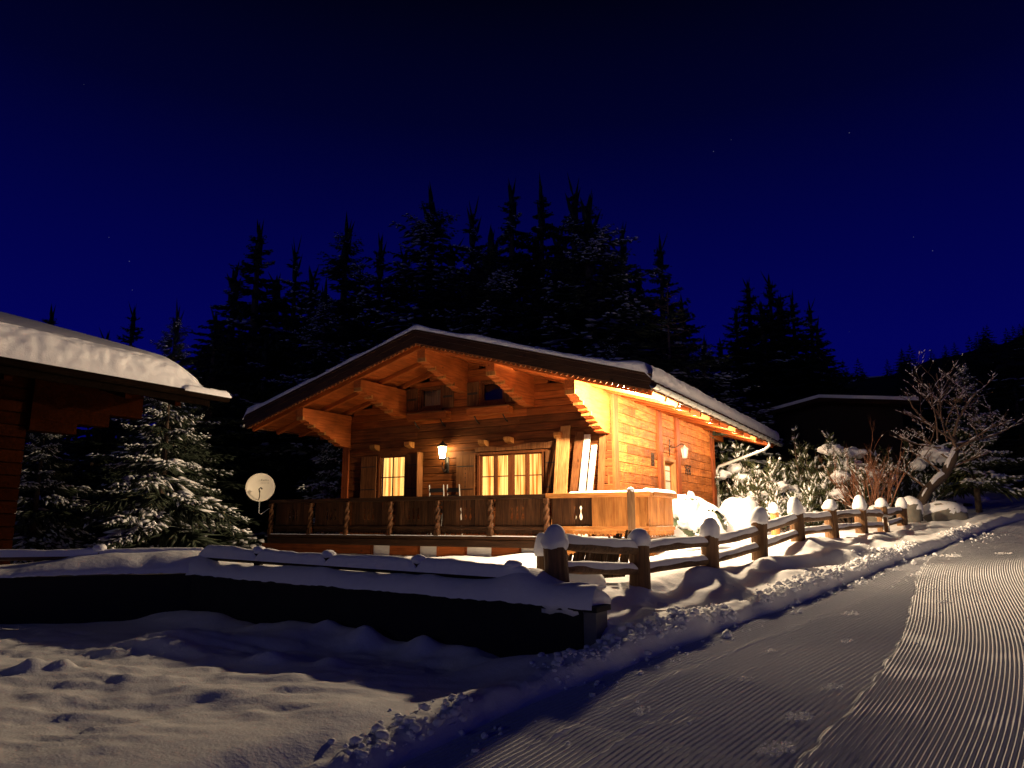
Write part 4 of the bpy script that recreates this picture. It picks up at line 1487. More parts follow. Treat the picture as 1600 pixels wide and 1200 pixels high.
# snow on the wall: a loft along each leg
def wall_snow(p, q, z0, z1, seed, hump=None, n=170, prof_h=.175, front=.07, back=.75, gentle=0.0):
    L = np.linalg.norm(q - p); d_ = (q - p) / L; n_ = np.array([-d_[1], d_[0]])
    if n_[1] < 0: n_ = -n_
    s = np.linspace(0, L, n)
    nk = 22
    rows = []
    for k in range(nk):
        qf = k / (nk - 1)
        if qf < .42:
            a = (qf / .42) * math.pi * .5
            off = -front - .02 + (1 - math.cos(a)) * .20
            up = math.sin(a)
        else:
            off = -front + .18 + (qf - .42) / .58 * back
            up = 1 - .25 * ((qf - .42) / .58) ** 2
        if gentle:
            up = up * (1 - gentle) + gentle * min(1.0, .12 + qf * 1.15)
        hh = prof_h * (1 + .14 * vn(s * 1.3, 1.0, seed) + .10 * vn(s * 4.5, qf * 3, seed + 1))
        if hump is not None:
            hh = hh + hump(s, off)
        zb_ = z0 + (z1 - z0) * s / L
        edge_n = .008 * vn(s * 5, 2.0, seed + 3) * (1 - up) + .008 * vn(s * 17, 2.0, seed + 4) * (1 - up)
        X = p[0] + d_[0] * s + n_[0] * (off + edge_n * .5)
        Y = p[1] + d_[1] * s + n_[1] * (off + edge_n * .5)
        Z = zb_ + up * hh - .012 + edge_n * .8
        rows.append(np.stack([X, Y, Z], 1))
    R = np.stack(rows, 1)
    return R


def put_snow(nm, R, parent):
    return link(nm, grid_mesh(nm, R[:, :, 0], R[:, :, 1], R[:, :, 2]), M['snow_soft'], parent, smooth=True)


hump1 = lambda s, off: .16 * np.exp(-((s - .85) / .30) ** 2 - ((off - .30) / .40) ** 2) + .10 * np.exp(-((s - 6.0) / .35) ** 2)
put_snow('wall_snow', wall_snow(KW + U * .14, LW, .975, 1.095, 401, hump1), rw)
hump2 = lambda s, off: .12 * np.exp(-((s - .1) / .4) ** 2) + .10 * np.exp(-((s - 1.0) / .9) ** 2 - ((off - .3) / .4) ** 2) - .05 * sst(1.6, 2.6, s)
put_snow('wall_snow', wall_snow(LW + np.array([.05, .01]), LE, 1.095, 1.03, 421, hump2, n=200, prof_h=.20, gentle=.75), rw)
# rounded end of the cap at the track
def blob(nm, c, r, mat, parent, seed, n=28, m=16, rot=0.0, amp=.10):
    a = np.linspace(0, 2 * math.pi, n + 1); b = np.linspace(-math.pi / 2, math.pi / 2, m)
    A2, B2 = np.meshgrid(a, b, indexing='ij')
    nx, ny, nz = np.cos(B2) * np.cos(A2), np.cos(B2) * np.sin(A2), np.sin(B2)
    rr_ = 1 + amp * (vn(nx * 2 + 5, ny * 2 + nz * 2.3, seed) + .5 * vn(nx * 5, ny * 5 + nz * 5, seed + 1))
    x, y, z = nx * r[0] * rr_, ny * r[1] * rr_, nz * r[2] * rr_
    X = c[0] + x * math.cos(rot) - y * math.sin(rot); Y = c[1] + x * math.sin(rot) + y * math.cos(rot)
    return link(nm, grid_mesh(nm, X, Y, c[2] + z), mat, parent, smooth=True)


p = KW - U * .22 + VV * .26
blob('wall_snow', (p[0], p[1], .99), (.36, .36, .17), M['snow_soft'], rw, 431, rot=-TH, amp=.12)

gf = thing('garden_fence', 'low dark rail fence buried in snow along the retaining wall', 'fence', (0, 0, 0))
for s in (.84, 2.05, 3.40, 4.60):
    p = KW - U * s + VV * .16
    zt = .975 + .12 * s / 5.67
    o = MB().box(-.045, .045, -.035, .035, zt - .1, zt + .325).build('post', M['darkwood'], gf); o.location = (p[0], p[1], 0); o.rotation_euler = (0, 0, -TH)
    blob('snow_cap', (p[0], p[1], zt + .335), (.085, .08, .05), M['snow_soft'], gf, int(440 + s * 3))
for (s0, s1) in ((.62, 2.05), (2.05, 3.40), (3.40, 4.60), (4.60, 5.7)):
    p0 = KW - U * s0 + VV * .165; p1 = KW - U * s1 + VV * .165
    z0 = .975 + .12 * s0 / 5.67 + .205; z1 = .975 + .12 * s1 / 5.67 + .205
    o = MB().tube([(p0[0], p0[1], z0), (p1[0], p1[1], z1)], .042, 8).build('rail', M['darkwood'], gf)
    snow_strip([(p0[0], p0[1], z0 + .02), (p1[0], p1[1], z1 + .02)], .15, .125, 'rail_snow', o, int(450 + s0 * 7), n=60)
dl = (LE - LW) / np.linalg.norm(LE - LW)
for s in (1.36, 3.6, 5.8):
    p = LW + dl * s + np.array([0, .45])
    o = MB().box(-.05, .05, -.04, .04, .9, 1.40).build('post', M['fencewood'], gf); o.location = (p[0], p[1], 0)
    blob('snow_cap', (p[0], p[1], 1.41), (.085, .08, .06), M['snow_soft'], gf, int(460 + s * 3))
for (s0, s1) in ((.0, 1.36), (1.36, 3.6), (3.6, 5.8), (5.8, 8.0)):
    p0 = LW + dl * s0 + np.array([0, .45]); p1 = LW + dl * s1 + np.array([0, .45])
    zz = 1.31 - .0 * s0
    o = MB().tube([(p0[0], p0[1], zz), (p1[0], p1[1], zz - .01)], .045, 8).build('rail', M['railwood'], gf)
    snow_strip([(p0[0], p0[1], zz + .025), (p1[0], p1[1], zz + .015)], .12, .08, 'rail_snow', o, int(470 + s0 * 7), n=60)

# ---------------------------------------------------------------- snow heaps beside the chalet
x0, y0 = uv2xy(-.15, 3.2)
heap = thing('covered_pile', 'snow-covered pile with green tarpaulin showing beside the balcony', 'pile', (x0, y0, 1.1), -TH)
n, m = 120, 60
a = np.linspace(0, 2 * math.pi, n + 1); b = np.linspace(0, math.pi * .62, m)
A2, B2 = np.meshgrid(a, b, indexing='ij')
rad = 1 + .16 * fbm(np.cos(A2) * 1.6 + 3, np.sin(A2) * 1.6 + B2 * 1.5, 501, 3) + .10 * np.cos(A2 * 3 + 1.0) * np.sin(B2)
PXm = np.sin(B2) * np.cos(A2) * .72 * rad; PYm = np.sin(B2) * np.sin(A2) * 1.45 * rad; PZm = .34 + np.cos(B2) * .84 * rad
msk = (fbm(PYm * 2.6 + PZm * 1.5, PZm * 3.4 - PYm * 1.2, 517, 3) - .55 * (PZm - .55) + .35 * np.maximum(0, -PYm - .2) - .15)
def masked(nm, X, Y, Z, keep, mt):
    nn, mm = X.shape
    idx = np.arange(nn * mm).reshape(nn, mm)
    F = np.stack([idx[:-1, :-1], idx[1:, :-1], idx[1:, 1:], idx[:-1, 1:]], -1).reshape(-1, 4)
    F = F[keep[:-1, :-1].ravel()]
    return link(nm, mesh_np(nm, np.stack([X.ravel(), Y.ravel(), Z.ravel()], 1), F), mt, heap, smooth=True)
link('tarp', grid_mesh('tarp', PXm, PYm, PZm), M['tarp'], heap, smooth=True)
th_ = np.clip((.22 - msk) * 1.2, -.01, .07)
k_ = 1 + th_ / .8
masked('snow_cover', PXm * k_, PYm * k_, .34 + (PZm - .34) * k_, msk < .23, M['snow_soft'])
x0, y0 = uv2xy(.60, 5.2)
sh = blob('snow_heap', (0, 0, 0), (.62, .9, .95), M['snow_soft'], None, 521, n=40, m=24, rot=0, amp=.10)
sh.location = (x0, y0, 1.45); sh.rotation_euler = (0, 0, -TH)
tag(sh, 'big rounded snow heap between the chalet side wall and the fence', 'snow heap')
sh = blob('snow_heap', (0, 0, 0), (1.5, 1.7, .34), M['snow_soft'], None, 525, n=36, m=20, amp=.12)
x0, y0 = uv2xy(1.6, .6)
sh.location = (x0, y0, 1.12); tag(sh, 'low flat snow heap at the foot of the balcony corner', 'snow heap')
sh = blob('snow_heap', (0, 0, 0), (.42, .35, .2), M['snow_soft'], None, 527, amp=.1)
sh.location = (.72, 9.0, 1.05); tag(sh, 'small rounded snow lump behind the first fence rails', 'snow heap')

# ---------------------------------------------------------------- neighbouring chalet on the left
nb_ = thing('neighbour_chalet', 'dark neighbouring chalet with thick snow on its eave at left', 'house', (0, 0, 0))
EA = np.array([-5.44, 13.0])          # far end of the eave
EZ = 3.86


def ne(a, b, z):        # a metres towards the house (-U), b metres along -V from the far end
    p = EA - U * a - VV * b
    return (p[0], p[1], z)


def ne_prism(poly_az, b0, b1, nm, mt, parent):
    n = len(poly_az)
    V_ = [ne(a, b0, z) for a, z in poly_az] + [ne(a, b1, z) for a, z in poly_az]
    F_ = [tuple(range(n)), tuple(range(2 * n - 1, n - 1, -1))] + [(i, n + i, n + (i + 1) % n, (i + 1) % n) for i in range(n)]
    return MB().add(V_, F_).build(nm, mt, parent)


NS = .27
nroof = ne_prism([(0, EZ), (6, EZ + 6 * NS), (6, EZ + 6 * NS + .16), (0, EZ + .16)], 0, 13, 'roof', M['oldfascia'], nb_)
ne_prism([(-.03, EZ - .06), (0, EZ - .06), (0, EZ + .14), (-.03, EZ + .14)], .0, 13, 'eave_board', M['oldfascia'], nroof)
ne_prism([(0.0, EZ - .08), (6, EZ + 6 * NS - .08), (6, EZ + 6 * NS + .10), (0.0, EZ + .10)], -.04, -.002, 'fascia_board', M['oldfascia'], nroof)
# gutter stub projecting at the far corner
gpts = [ne(-.10, b, EZ + .10) for b in (-.34, 1.5, 13)]
MB().tube(gpts, .06, 10).build('gutter', M['oldfascia'], nroof, smooth=True)
snow_strip([ne(-.10, -.36, EZ + .14), ne(-.10, .6, EZ + .14)], .15, .10, 'gutter_snow', nroof, 551, n=24)
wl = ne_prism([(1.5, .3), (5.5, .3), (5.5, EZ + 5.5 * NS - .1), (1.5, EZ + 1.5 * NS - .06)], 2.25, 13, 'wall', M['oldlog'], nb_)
zz = .9
while zz < EZ + 1.5 * NS - .2:
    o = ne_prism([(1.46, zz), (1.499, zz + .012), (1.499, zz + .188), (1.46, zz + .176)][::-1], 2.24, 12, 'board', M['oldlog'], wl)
    zz += .2
# stepped log bracket under the far overhang
for k, (b0, z0, z1) in enumerate(((.35, 3.62, 4.20), (.95, 3.40, 3.618), (1.5, 3.22, 3.398))):
    ne_prism([(1.36, z0), (1.60, z0), (1.60, z1), (1.36, z1)], b0, 2.249, 'purlin_bracket', M['oldlog'], nb_)
for b in (.5, 1.4, 3.2, 4.1, 5.0, 5.9):
    ne_prism([(.06, EZ - .13), (1.5, EZ + 1.5 * NS - .13), (1.5, EZ + 1.5 * NS - .002), (.06, EZ + .012)], b, b + .11, 'rafter', M['oldlog'], nroof)
# thick snow with rough broken front face
nA, nB = 70, 260
aa = np.concatenate([np.linspace(0, 1, 26), 1 + np.linspace(0, 1, 45)[1:]])
bb = np.linspace(-.06, 11.0, nB)
Aq, Bq = np.meshgrid(aa, bb, indexing='ij')
full = .50 * sst(-.1, .9, Bq) ** .7 * (1 + .06 * vn(Bq * .7, .3, 561)) + .02
face = np.clip(Aq, 0, 1)
pos = np.where(Aq <= 1, -.10 + .16 * face ** 2 + (.028 * fbm(Bq * 3.6, face * 4, 563, 3) + .014 * vn(Bq * 13, face * 8, 565)) * np.sin(face * math.pi) ** .5, .06 + (Aq - 1) * 5.0)
zq = np.where(Aq <= 1, EZ + .15 + full * np.sin(face * math.pi / 2) ** .9, EZ + .15 + pos * NS * 1 + full + .10 * np.sqrt(np.clip(Aq - 1, 0, 1)) * sst(0, 1.2, Bq))
endf = np.sqrt(np.clip((Bq + .06) / .35, 0, 1))
zq = EZ + .15 + np.maximum(pos, 0) * NS + (zq - EZ - .15 - np.maximum(pos, 0) * NS) * endf
PX = EA[0] - U[0] * pos - VV[0] * Bq; PY = EA[1] - U[1] * pos - VV[1] * Bq
link('roof_snow', grid_mesh('neighbour_roof_snow', PX, PY, zq), M['snow'], nroof, smooth=True)

# ---------------------------------------------------------------- far house on the right
fh = thing('far_house', 'dark house with thin snow-edged gable roof behind the right-hand bushes', 'house', (0, 0, 0))
pk = np.array([12.69, 30.0, 6.68]); lf_ = np.array([9.6, 34.0, 6.05]); rt_ = np.array([14.9, 26.6, 6.0])
dirn = np.array([.42, .90, 0])
def gable_slab(p, q, th, nm, mt, parent, dz=0.0, depth=9.0):
    V_ = []
    for P_ in (p, q):
        for e_ in (0, depth):
            for z_ in (0, th):
                V_.append(tuple(P_ + dirn * e_ + [0, 0, z_ + dz]))
    return MB().add(V_, [(0, 1, 3, 2), (4, 6, 7, 5), (0, 4, 5, 1), (2, 3, 7, 6), (1, 5, 7, 3), (0, 2, 6, 4)]).build(nm, mt, parent)
fr_ = gable_slab(pk, lf_, .16, 'roof', M['fascia'], fh)
gable_slab(pk, rt_, .16, 'roof', M['fascia'], fh)
gable_slab(pk, lf_, .13, 'roof_snow', M['snow_soft'], fr_, .165)
gable_slab(pk, rt_, .13, 'roof_snow', M['snow_soft'], fr_, .165)
b0 = lf_ * .85 + pk * .15; b1 = rt_ * .85 + pk * .15
V_ = []
for e_ in (.8, 8):
    for P_ in (b0, b1):
        V_ += [tuple(P_ * [1, 1, 0] + dirn * e_ + [0, 0, 1.0]), tuple(P_ + dirn * e_)]
    V_.append(tuple(pk + dirn * e_ - [0, 0, .01]))
MB().add(V_, [(0, 2, 3, 4, 1), (5, 6, 9, 8, 7), (0, 1, 6, 5), (2, 7, 8, 3)]).build('wall', M['farwall'], fh)


# ---------------------------------------------------------------- trees
def spindles(P, D, L, R, flat=1.0, up=0.0, sides=3, jit=None):
    """batch of tapered spindle blades: start P, unit direction D, length L, radius R"""
    P = np.asarray(P, float); D = np.asarray(D, float); L = np.asarray(L, float)[:, None]; R = np.asarray(R, float)[:, None]
    D = D / (np.linalg.norm(D, axis=1)[:, None] + 1e-9)
    upv = np.array([0, 0, 1.0])
    A = np.cross(D, upv); A /= (np.linalg.norm(A, axis=1)[:, None] + 1e-6)
    B = np.cross(A, D)
    P = P + upv * (up * R)
    n = len(P)
    V = [P]
    for k in range(sides):
        a = 2 * math.pi * k / sides + .5
        V.append(P + D * L * .38 + A * R * math.cos(a) + B * R * flat * math.sin(a))
    V.append(P + D * L)
    V = np.stack(V, 1)
    F = []
    for k in range(sides):
        F.append((0, 1 + (k + 1) % sides, 1 + k)); F.append((sides + 1, 1 + k, 1 + (k + 1) % sides))
    F = np.array(F)[None] + (np.arange(n) * (sides + 2))[:, None, None]
    return V.reshape(-1, 3), F.reshape(-1, 3)


def spruce_data(seed, H, R, per=7, levels=18, dens=1.0, snow=.6, droop=.35, z0=.06, fing=3, fr=.022, skip=0.0):
    r = np.random.default_rng(seed)
    nP, nD, nL, nR = [], [], [], []
    sP, sD, sL, sR = [], [], [], []
    for lv in range(levels):
        zf = z0 + (.97 - z0) * (lv / (levels - 1)) ** .92
        n = max(4, int(per * (1.15 - .5 * zf)))
        a0 = r.uniform(0, 6.28)
        for k in range(n):
            az = a0 + 2 * math.pi * k / n + r.uniform(-.25, .25)
            Lb = R * (1 - zf) ** .85 * r.uniform(.72, 1.12) + .05 * R
            zb = zf * H + r.uniform(-.02, .02) * H
            el = math.radians(-14 + 50 * zf ** 1.5) + r.uniform(-.12, .12)
            out = np.array([math.cos(az), math.sin(az), 0])
            sd = np.array([-math.sin(az), math.cos(az), 0])
            hassnow = r.random() < snow
            if r.random() < skip: continue
            if skip: Lb *= r.uniform(.7, 1.2)
            nst = max(4, int(7 * dens * (Lb / R) ** .5 + 3))
            for j in range(nst + 1):
                s = j / nst
                if s < .12: continue
                c = out * Lb * s * math.cos(el) + np.array([0, 0, zb + Lb * s * math.sin(el) - droop * Lb * s * s + .16 * Lb * s ** 4])
                tip_l = Lb * (.42 * (1 - s) + .14)
                dirs = []
                if j == nst:
                    dirs.append((out * 1.0 + np.array([0, 0, -.1]), tip_l * 1.1))
                for sg in (-1, 1):
                    for f in range(fing):
                        q = r.uniform(.75, 1.25)
                        d_ = out * r.uniform(.35, .95) + sd * sg * r.uniform(.3, 1.0) + np.array([0, 0, r.uniform(-.75, -.05)])
                        dirs.append((d_, tip_l * q * r.uniform(.55, 1.0)))
                for d_, l_ in dirs:
                    l_ = max(l_, .06 * R * (1.15 - zf))
                    st = c + r.normal(0, .012 * R, 3)
                    nP.append(st); nD.append(d_); nL.append(l_); nR.append(fr * (R / 1.8) ** .5 * r.uniform(.8, 1.4) * (.35 + .65 * (1 - zf) ** .6) + .06 * l_)
                    if hassnow and r.random() < .62:
                        f0 = r.uniform(.05, .45)
                        dn = d_ / np.linalg.norm(d_)
                        sP.append(st + dn * l_ * f0 + [0, 0, nR[-1] * .5]); sD.append(dn + [0, 0, .05]); sL.append(l_ * r.uniform(.35, .7)); sR.append(nR[-1] * r.uniform(.8, 1.35))
    for q in range(9):
        nP.append(np.array([0, 0, H * (.86 + .015 * q)])); nD.append(np.array([r.normal(0, .10), r.normal(0, .10), 1.0])); nL.append(H * .10); nR.append(.012 * H * (1 - q / 14))
    nv, nf = spindles(nP, nD, nL, nR, .55)
    sv, sf = spindles(sP, sD, sL, sR, .7, up=.3, sides=4) if sP else ([], [])
    return (nv, nf), (sv, sf)


class TreeKind:
    def __init__(self, nm, seed, H, R, mat_n=None, mat_s=None, **kw):
        (nv, nf), (sv, sf) = spruce_data(seed, H, R, **kw)
        self.H = H
        self.crown = mesh_np(nm + '_crown', nv, nf); self.crown.materials.append(mat_n or M['needle'])
        self.snow = None
        if len(sf):
            self.snow = mesh_np(nm + '_snow', sv, sf); self.snow.materials.append(mat_s or M['snow_tree'])
            self.snow.polygons.foreach_set('use_smooth', [True] * len(self.snow.polygons))
        tr = MB().tube([(0, 0, -.6), (0, 0, .1 * H), (.01, 0, .6 * H), (0, 0, .99 * H)], [.022 * H, .02 * H, .011 * H, .002 * H], 8)
        self.trunk = tr.mesh(nm + '_trunk'); self.trunk.materials.append(M['bark'])

    def plant(self, x, y, s, rot, label, group, name='spruce_tree', z=None, sx=1.0):
        t = thing(name, label, 'tree', (x, y, (gz(x, y) if z is None else z) - .1), rot, group)
        t.scale = (s * sx, s * sx, s)
        link('trunk', self.trunk, None, t); link('crown', self.crown, None, t)
        if self.snow: link('snow_load', self.snow, None, t, kind='stuff')
        return t


def px2(px, Y):
    """X for an image column at depth Y (used once to read the plan position)"""
    return (px - 800) / 1150.0 * Y * 1.0


K_hero = TreeKind('snowy_spruce', 21, 4.4, 2.25, per=8, levels=13, dens=1.5, snow=.85, droop=.38, fing=5, fr=.017, skip=.22)
K_mid = TreeKind('frosted_spruce', 33, 10, 2.7, per=9, levels=26, dens=1.1, snow=.34, droop=.25, fing=3, fr=.030, skip=.08)
K_darkA = TreeKind('dark_spruce', 41, 14, 2.7, per=7, levels=24, dens=.9, snow=.08, droop=.42, fing=4, fr=.06, skip=.08)
K_darkB = TreeKind('dark_fir', 47, 14, 3.4, per=7, levels=22, dens=.9, snow=.06, droop=.35, fing=4, fr=.07, skip=.10)
K_small = TreeKind('small_spruce', 53, 4.5, 1.6, per=8, levels=16, dens=1.0, snow=.8, droop=.3, fing=3, fr=.022)

K_hero.plant(-7.65, 16.2, 1.0, .4, 'snow-laden spruce lit from the right beside the neighbouring chalet', None)
K_hero.plant(-10.6, 16.6, .82, 2.1, 'dim snowy spruce low at far left under the neighbouring eave', None)
x0, y0 = uv2xy(-11.3, 3.2); K_hero.plant(x0, y0, .95, 3.0, 'snowy spruce showing under the left eave beside the satellite dish', None)
x0, y0 = uv2xy(-13.6, 5.0); K_small.plant(x0, y0, .9, .7, 'grey frosted spruce left of the satellite dish', None)

G = 'dark trees behind the chalet'
K_darkB.plant(-17.5, 27, .62, .4, 'black tree in the dark gap under the neighbouring eave, leftmost', 'black trees behind the lit spruce', 'fir_tree', sx=1.5)
K_darkB.plant(-13.6, 24, .50, 1.4, 'black tree in the dark gap behind the big lit spruce', 'black trees behind the lit spruce', 'fir_tree', sx=1.6)
K_darkB.plant(-10.4, 25, .56, 2.4, 'black tree right behind the big lit spruce', 'black trees behind the lit spruce', 'fir_tree', sx=1.5)
K_darkB.plant(-21.0, 29, .60, 3.4, 'black tree in the dark gap behind the neighbouring wall', 'black trees behind the lit spruce', 'fir_tree', sx=1.5)


def tree_top(kind, px, py, Y, label, rot=0.0, wide=1.0, name='spruce_tree'):
    x = (px - 800) / 1150.0 * Y * .985
    ztop = 1.75 + (817 - py) / 1150.0 * Y * 1.02
    zg = gz(x, Y)
    s = (ztop - zg) / kind.H
    return kind.plant(x, Y, s, rot, label, G, name, sx=wide * 1.6)


tree_top(K_darkB, 376, 355, 30, 'broad dark tree leftmost of the tall ones above the left eave', .3, .95, 'fir_tree')
tree_top(K_darkA, 440, 385, 33, 'thin dark spire right of the leftmost broad tree', 1.0, .75)
tree_top(K_mid, 522, 348, 31, 'frosted tall spruce above the left half of the roof', 2.0, .95)
tree_top(K_mid, 492, 455, 27, 'lower frosted spruce right behind the left roof slope', 5.0, 1.0)
tree_top(K_darkA, 580, 380, 35, 'slim dark spruce between two frosted ones left of the ridge', 3.0, .9)
tree_top(K_mid, 665, 302, 33, 'tall snow-dusted spruce straight above the ridge', 4.0, 1.1)
tree_top(K_darkA, 735, 322, 36, 'dark narrow spruce just right of the ridge', .6, .9)
tree_top(K_darkA, 800, 290, 37, 'leftmost of the three highest dark spruces', 1.6, .95)
tree_top(K_darkB, 850, 290, 38, 'middle one of the three highest dark spruces', 2.6, .8, 'fir_tree')
tree_top(K_darkA, 905, 284, 38, 'rightmost of the three highest dark spruces', 3.9, 1.0)
tree_top(K_mid, 762, 368, 26, 'grey frosted spruce right behind the ridge', 1.2, 1.15)
tree_top(K_mid, 928, 312, 27.5, 'large frosted spruce behind the right roof slope', .2, 1.2)
tree_top(K_darkB, 985, 358, 37, 'dark rounded tree right of the large frosted spruce', 5.2, .75, 'fir_tree')
tree_top(K_darkB, 1048, 378, 36, 'rightmost dark tree of the row above the roof', 4.4, .8, 'fir_tree')
tree_top(K_small, 1112, 540, 30, 'low frosted spruce above the right eave', 2.2, 1.2)
tree_top(K_small, 955, 525, 26.5, 'small frosted spruce peeping over the right roof slope', 3.2, 1.0)
tree_top(K_darkB, 178, 490, 33, 'small dark treetop above the neighbouring snow roof', 1.1, .8, 'fir_tree')
tree_top(K_mid, 250, 488, 21, 'frosted treetop just right of the neighbouring snow roof', 2.9, .75)
for k, (px, py, Y) in enumerate(((340, 430, 38), (410, 440, 40), (470, 430, 42), (550, 430, 42), (620, 400, 44), (700, 390, 44), (770, 380, 46), (840, 370, 46), (880, 360, 44), (960, 390, 45), (1010, 430, 44), (1080, 480, 40), (320, 520, 30), (400, 540, 27))):
    ords = ('first', 'second', 'third', 'fourth', 'fifth', 'sixth', 'seventh', 'eighth', 'ninth', 'tenth', 'eleventh', 'twelfth')
    lab = ords[k] + ' from the left of the black trees closing the wood behind the front row' if k < 12 else ('low black tree right of the neighbouring snow roof' if k == 12 else 'low black tree against the left end of the chalet roof')
    tree_top(K_darkB if k % 2 else K_darkA, px, py, Y, lab, k * .8, 1.35)
for k, (px, py, Y, w) in enumerate(((1190, 445, 46, .9), (1226, 438, 48, .9), (1262, 470, 47, .9), (1290, 480, 46, .8), (1168, 490, 44, .9), (1240, 470, 44, 1.2), (1210, 480, 43, 1.2), (1300, 510, 44, .8), (1140, 540, 42, 1.0))):
    labs = ['left peak of the black clump right of the chalet roof', 'highest peak of the black clump right of the chalet', 'third black tree of the right clump', 'right shoulder tree of the black clump', 'left shoulder tree of the black clump',
            'broad black tree in front of the right clump', 'broad black tree left in front of the right clump', 'outermost right black tree of the clump', 'low black tree between chalet roof and right clump']
    t = tree_top(K_darkB, px, py, Y, labs[k], k * 1.3, w * 1.15, 'fir_tree')
    t['group'] = 'black clump of trees right of the chalet'


# bare larch above the right roof slope
def bare_tree(nm, seed, H, spread, depth, r0, mat, parent, start=(0, 0, 0), dir0=(0, 0, 1), nch=3, lfac=.62, upb=.35, sides=4, collect=None):
    rr = random.Random(seed)
    b = MB()
    tips = []

    def grow(p, d, L, r, lev):
        n = 3
        pts = [Vector(p)]; rad = [r]
        dd = Vector(d).normalized()
        for k in range(n):
            dd = (dd + Vector((rr.uniform(-.22, .22), rr.uniform(-.22, .22), rr.uniform(-.08, .2)))).normalized()
            pts.append(pts[-1] + dd * (L / n)); rad.append(r * (1 - .45 * (k + 1) / n))
        b.tube(pts, rad, sides if lev > 0 else 7, cap=False)
        tips.append((pts, rad, lev))
        if lev >= depth: return
        for k in range(nch + (1 if lev == 0 else 0)):
            s = rr.uniform(.35, 1.0)
            idx = min(n - 1, int(s * n)); q = pts[idx].lerp(pts[idx + 1], s * n - idx)
            a = rr.uniform(0, 6.28)
            side = Vector((math.cos(a), math.sin(a), upb)).normalized()
            nd = (dd * (1 - spread) + side * spread).normalized()
            grow(q, nd, L * lfac * rr.uniform(.7, 1.15), rad[idx + 1] * .72, lev + 1)
    grow(start, dir0, H, r0, 0)
    return b, tips


def larch(x, y, H, label, seed):
    t = thing('larch_tree', label, 'tree', (x, y, gz(x, y) - .1), 0, G)
    rr = random.Random(seed)
    MB().tube([(0, 0, -.4), (0, 0, H * .5), (.05, 0, H)], [.13, .08, .01], 7).build('trunk', M['greytwig'], t)
    b = MB()
    for k in range(80):
        z_ = H * (.12 + .85 * (k / 80))
        a = rr.uniform(0, 6.28); L = (1 - z_ / H) ** .7 * H * .28 * rr.uniform(.6, 1.2) + .15
        o_ = Vector((math.cos(a), math.sin(a), 0))
        pts = [Vector((0, 0, z_)) + o_ * L * s + Vector((0, 0, -.25 * L * s + .45 * L * s * s)) for s in (0, .35, .7, 1)]
        b.tube(pts, [.026, .02, .014, .006], 4, cap=False)
        for q in range(6):
            s = rr.uniform(.25, .95)
            p = Vector((0, 0, z_)) + o_ * L * s + Vector((0, 0, -.25 * L * s + .45 * L * s * s))
            dv = Vector((rr.uniform(-1, 1), rr.uniform(-1, 1), rr.uniform(-.5, .6))).normalized() * L * .22
            b.tube([p, p + dv * .5, p + dv], [.010, .008, .004], 3, cap=False)
    b.build('branches', M['greytwig'], t)
    return t


larch((1055 - 800) / 1150 * 28 * .985, 28, (1.75 + (817 - 425) / 1150 * 28) - gz(6.1, 28), 'bare larch with thin drooping branches behind the right roof slope', 5)


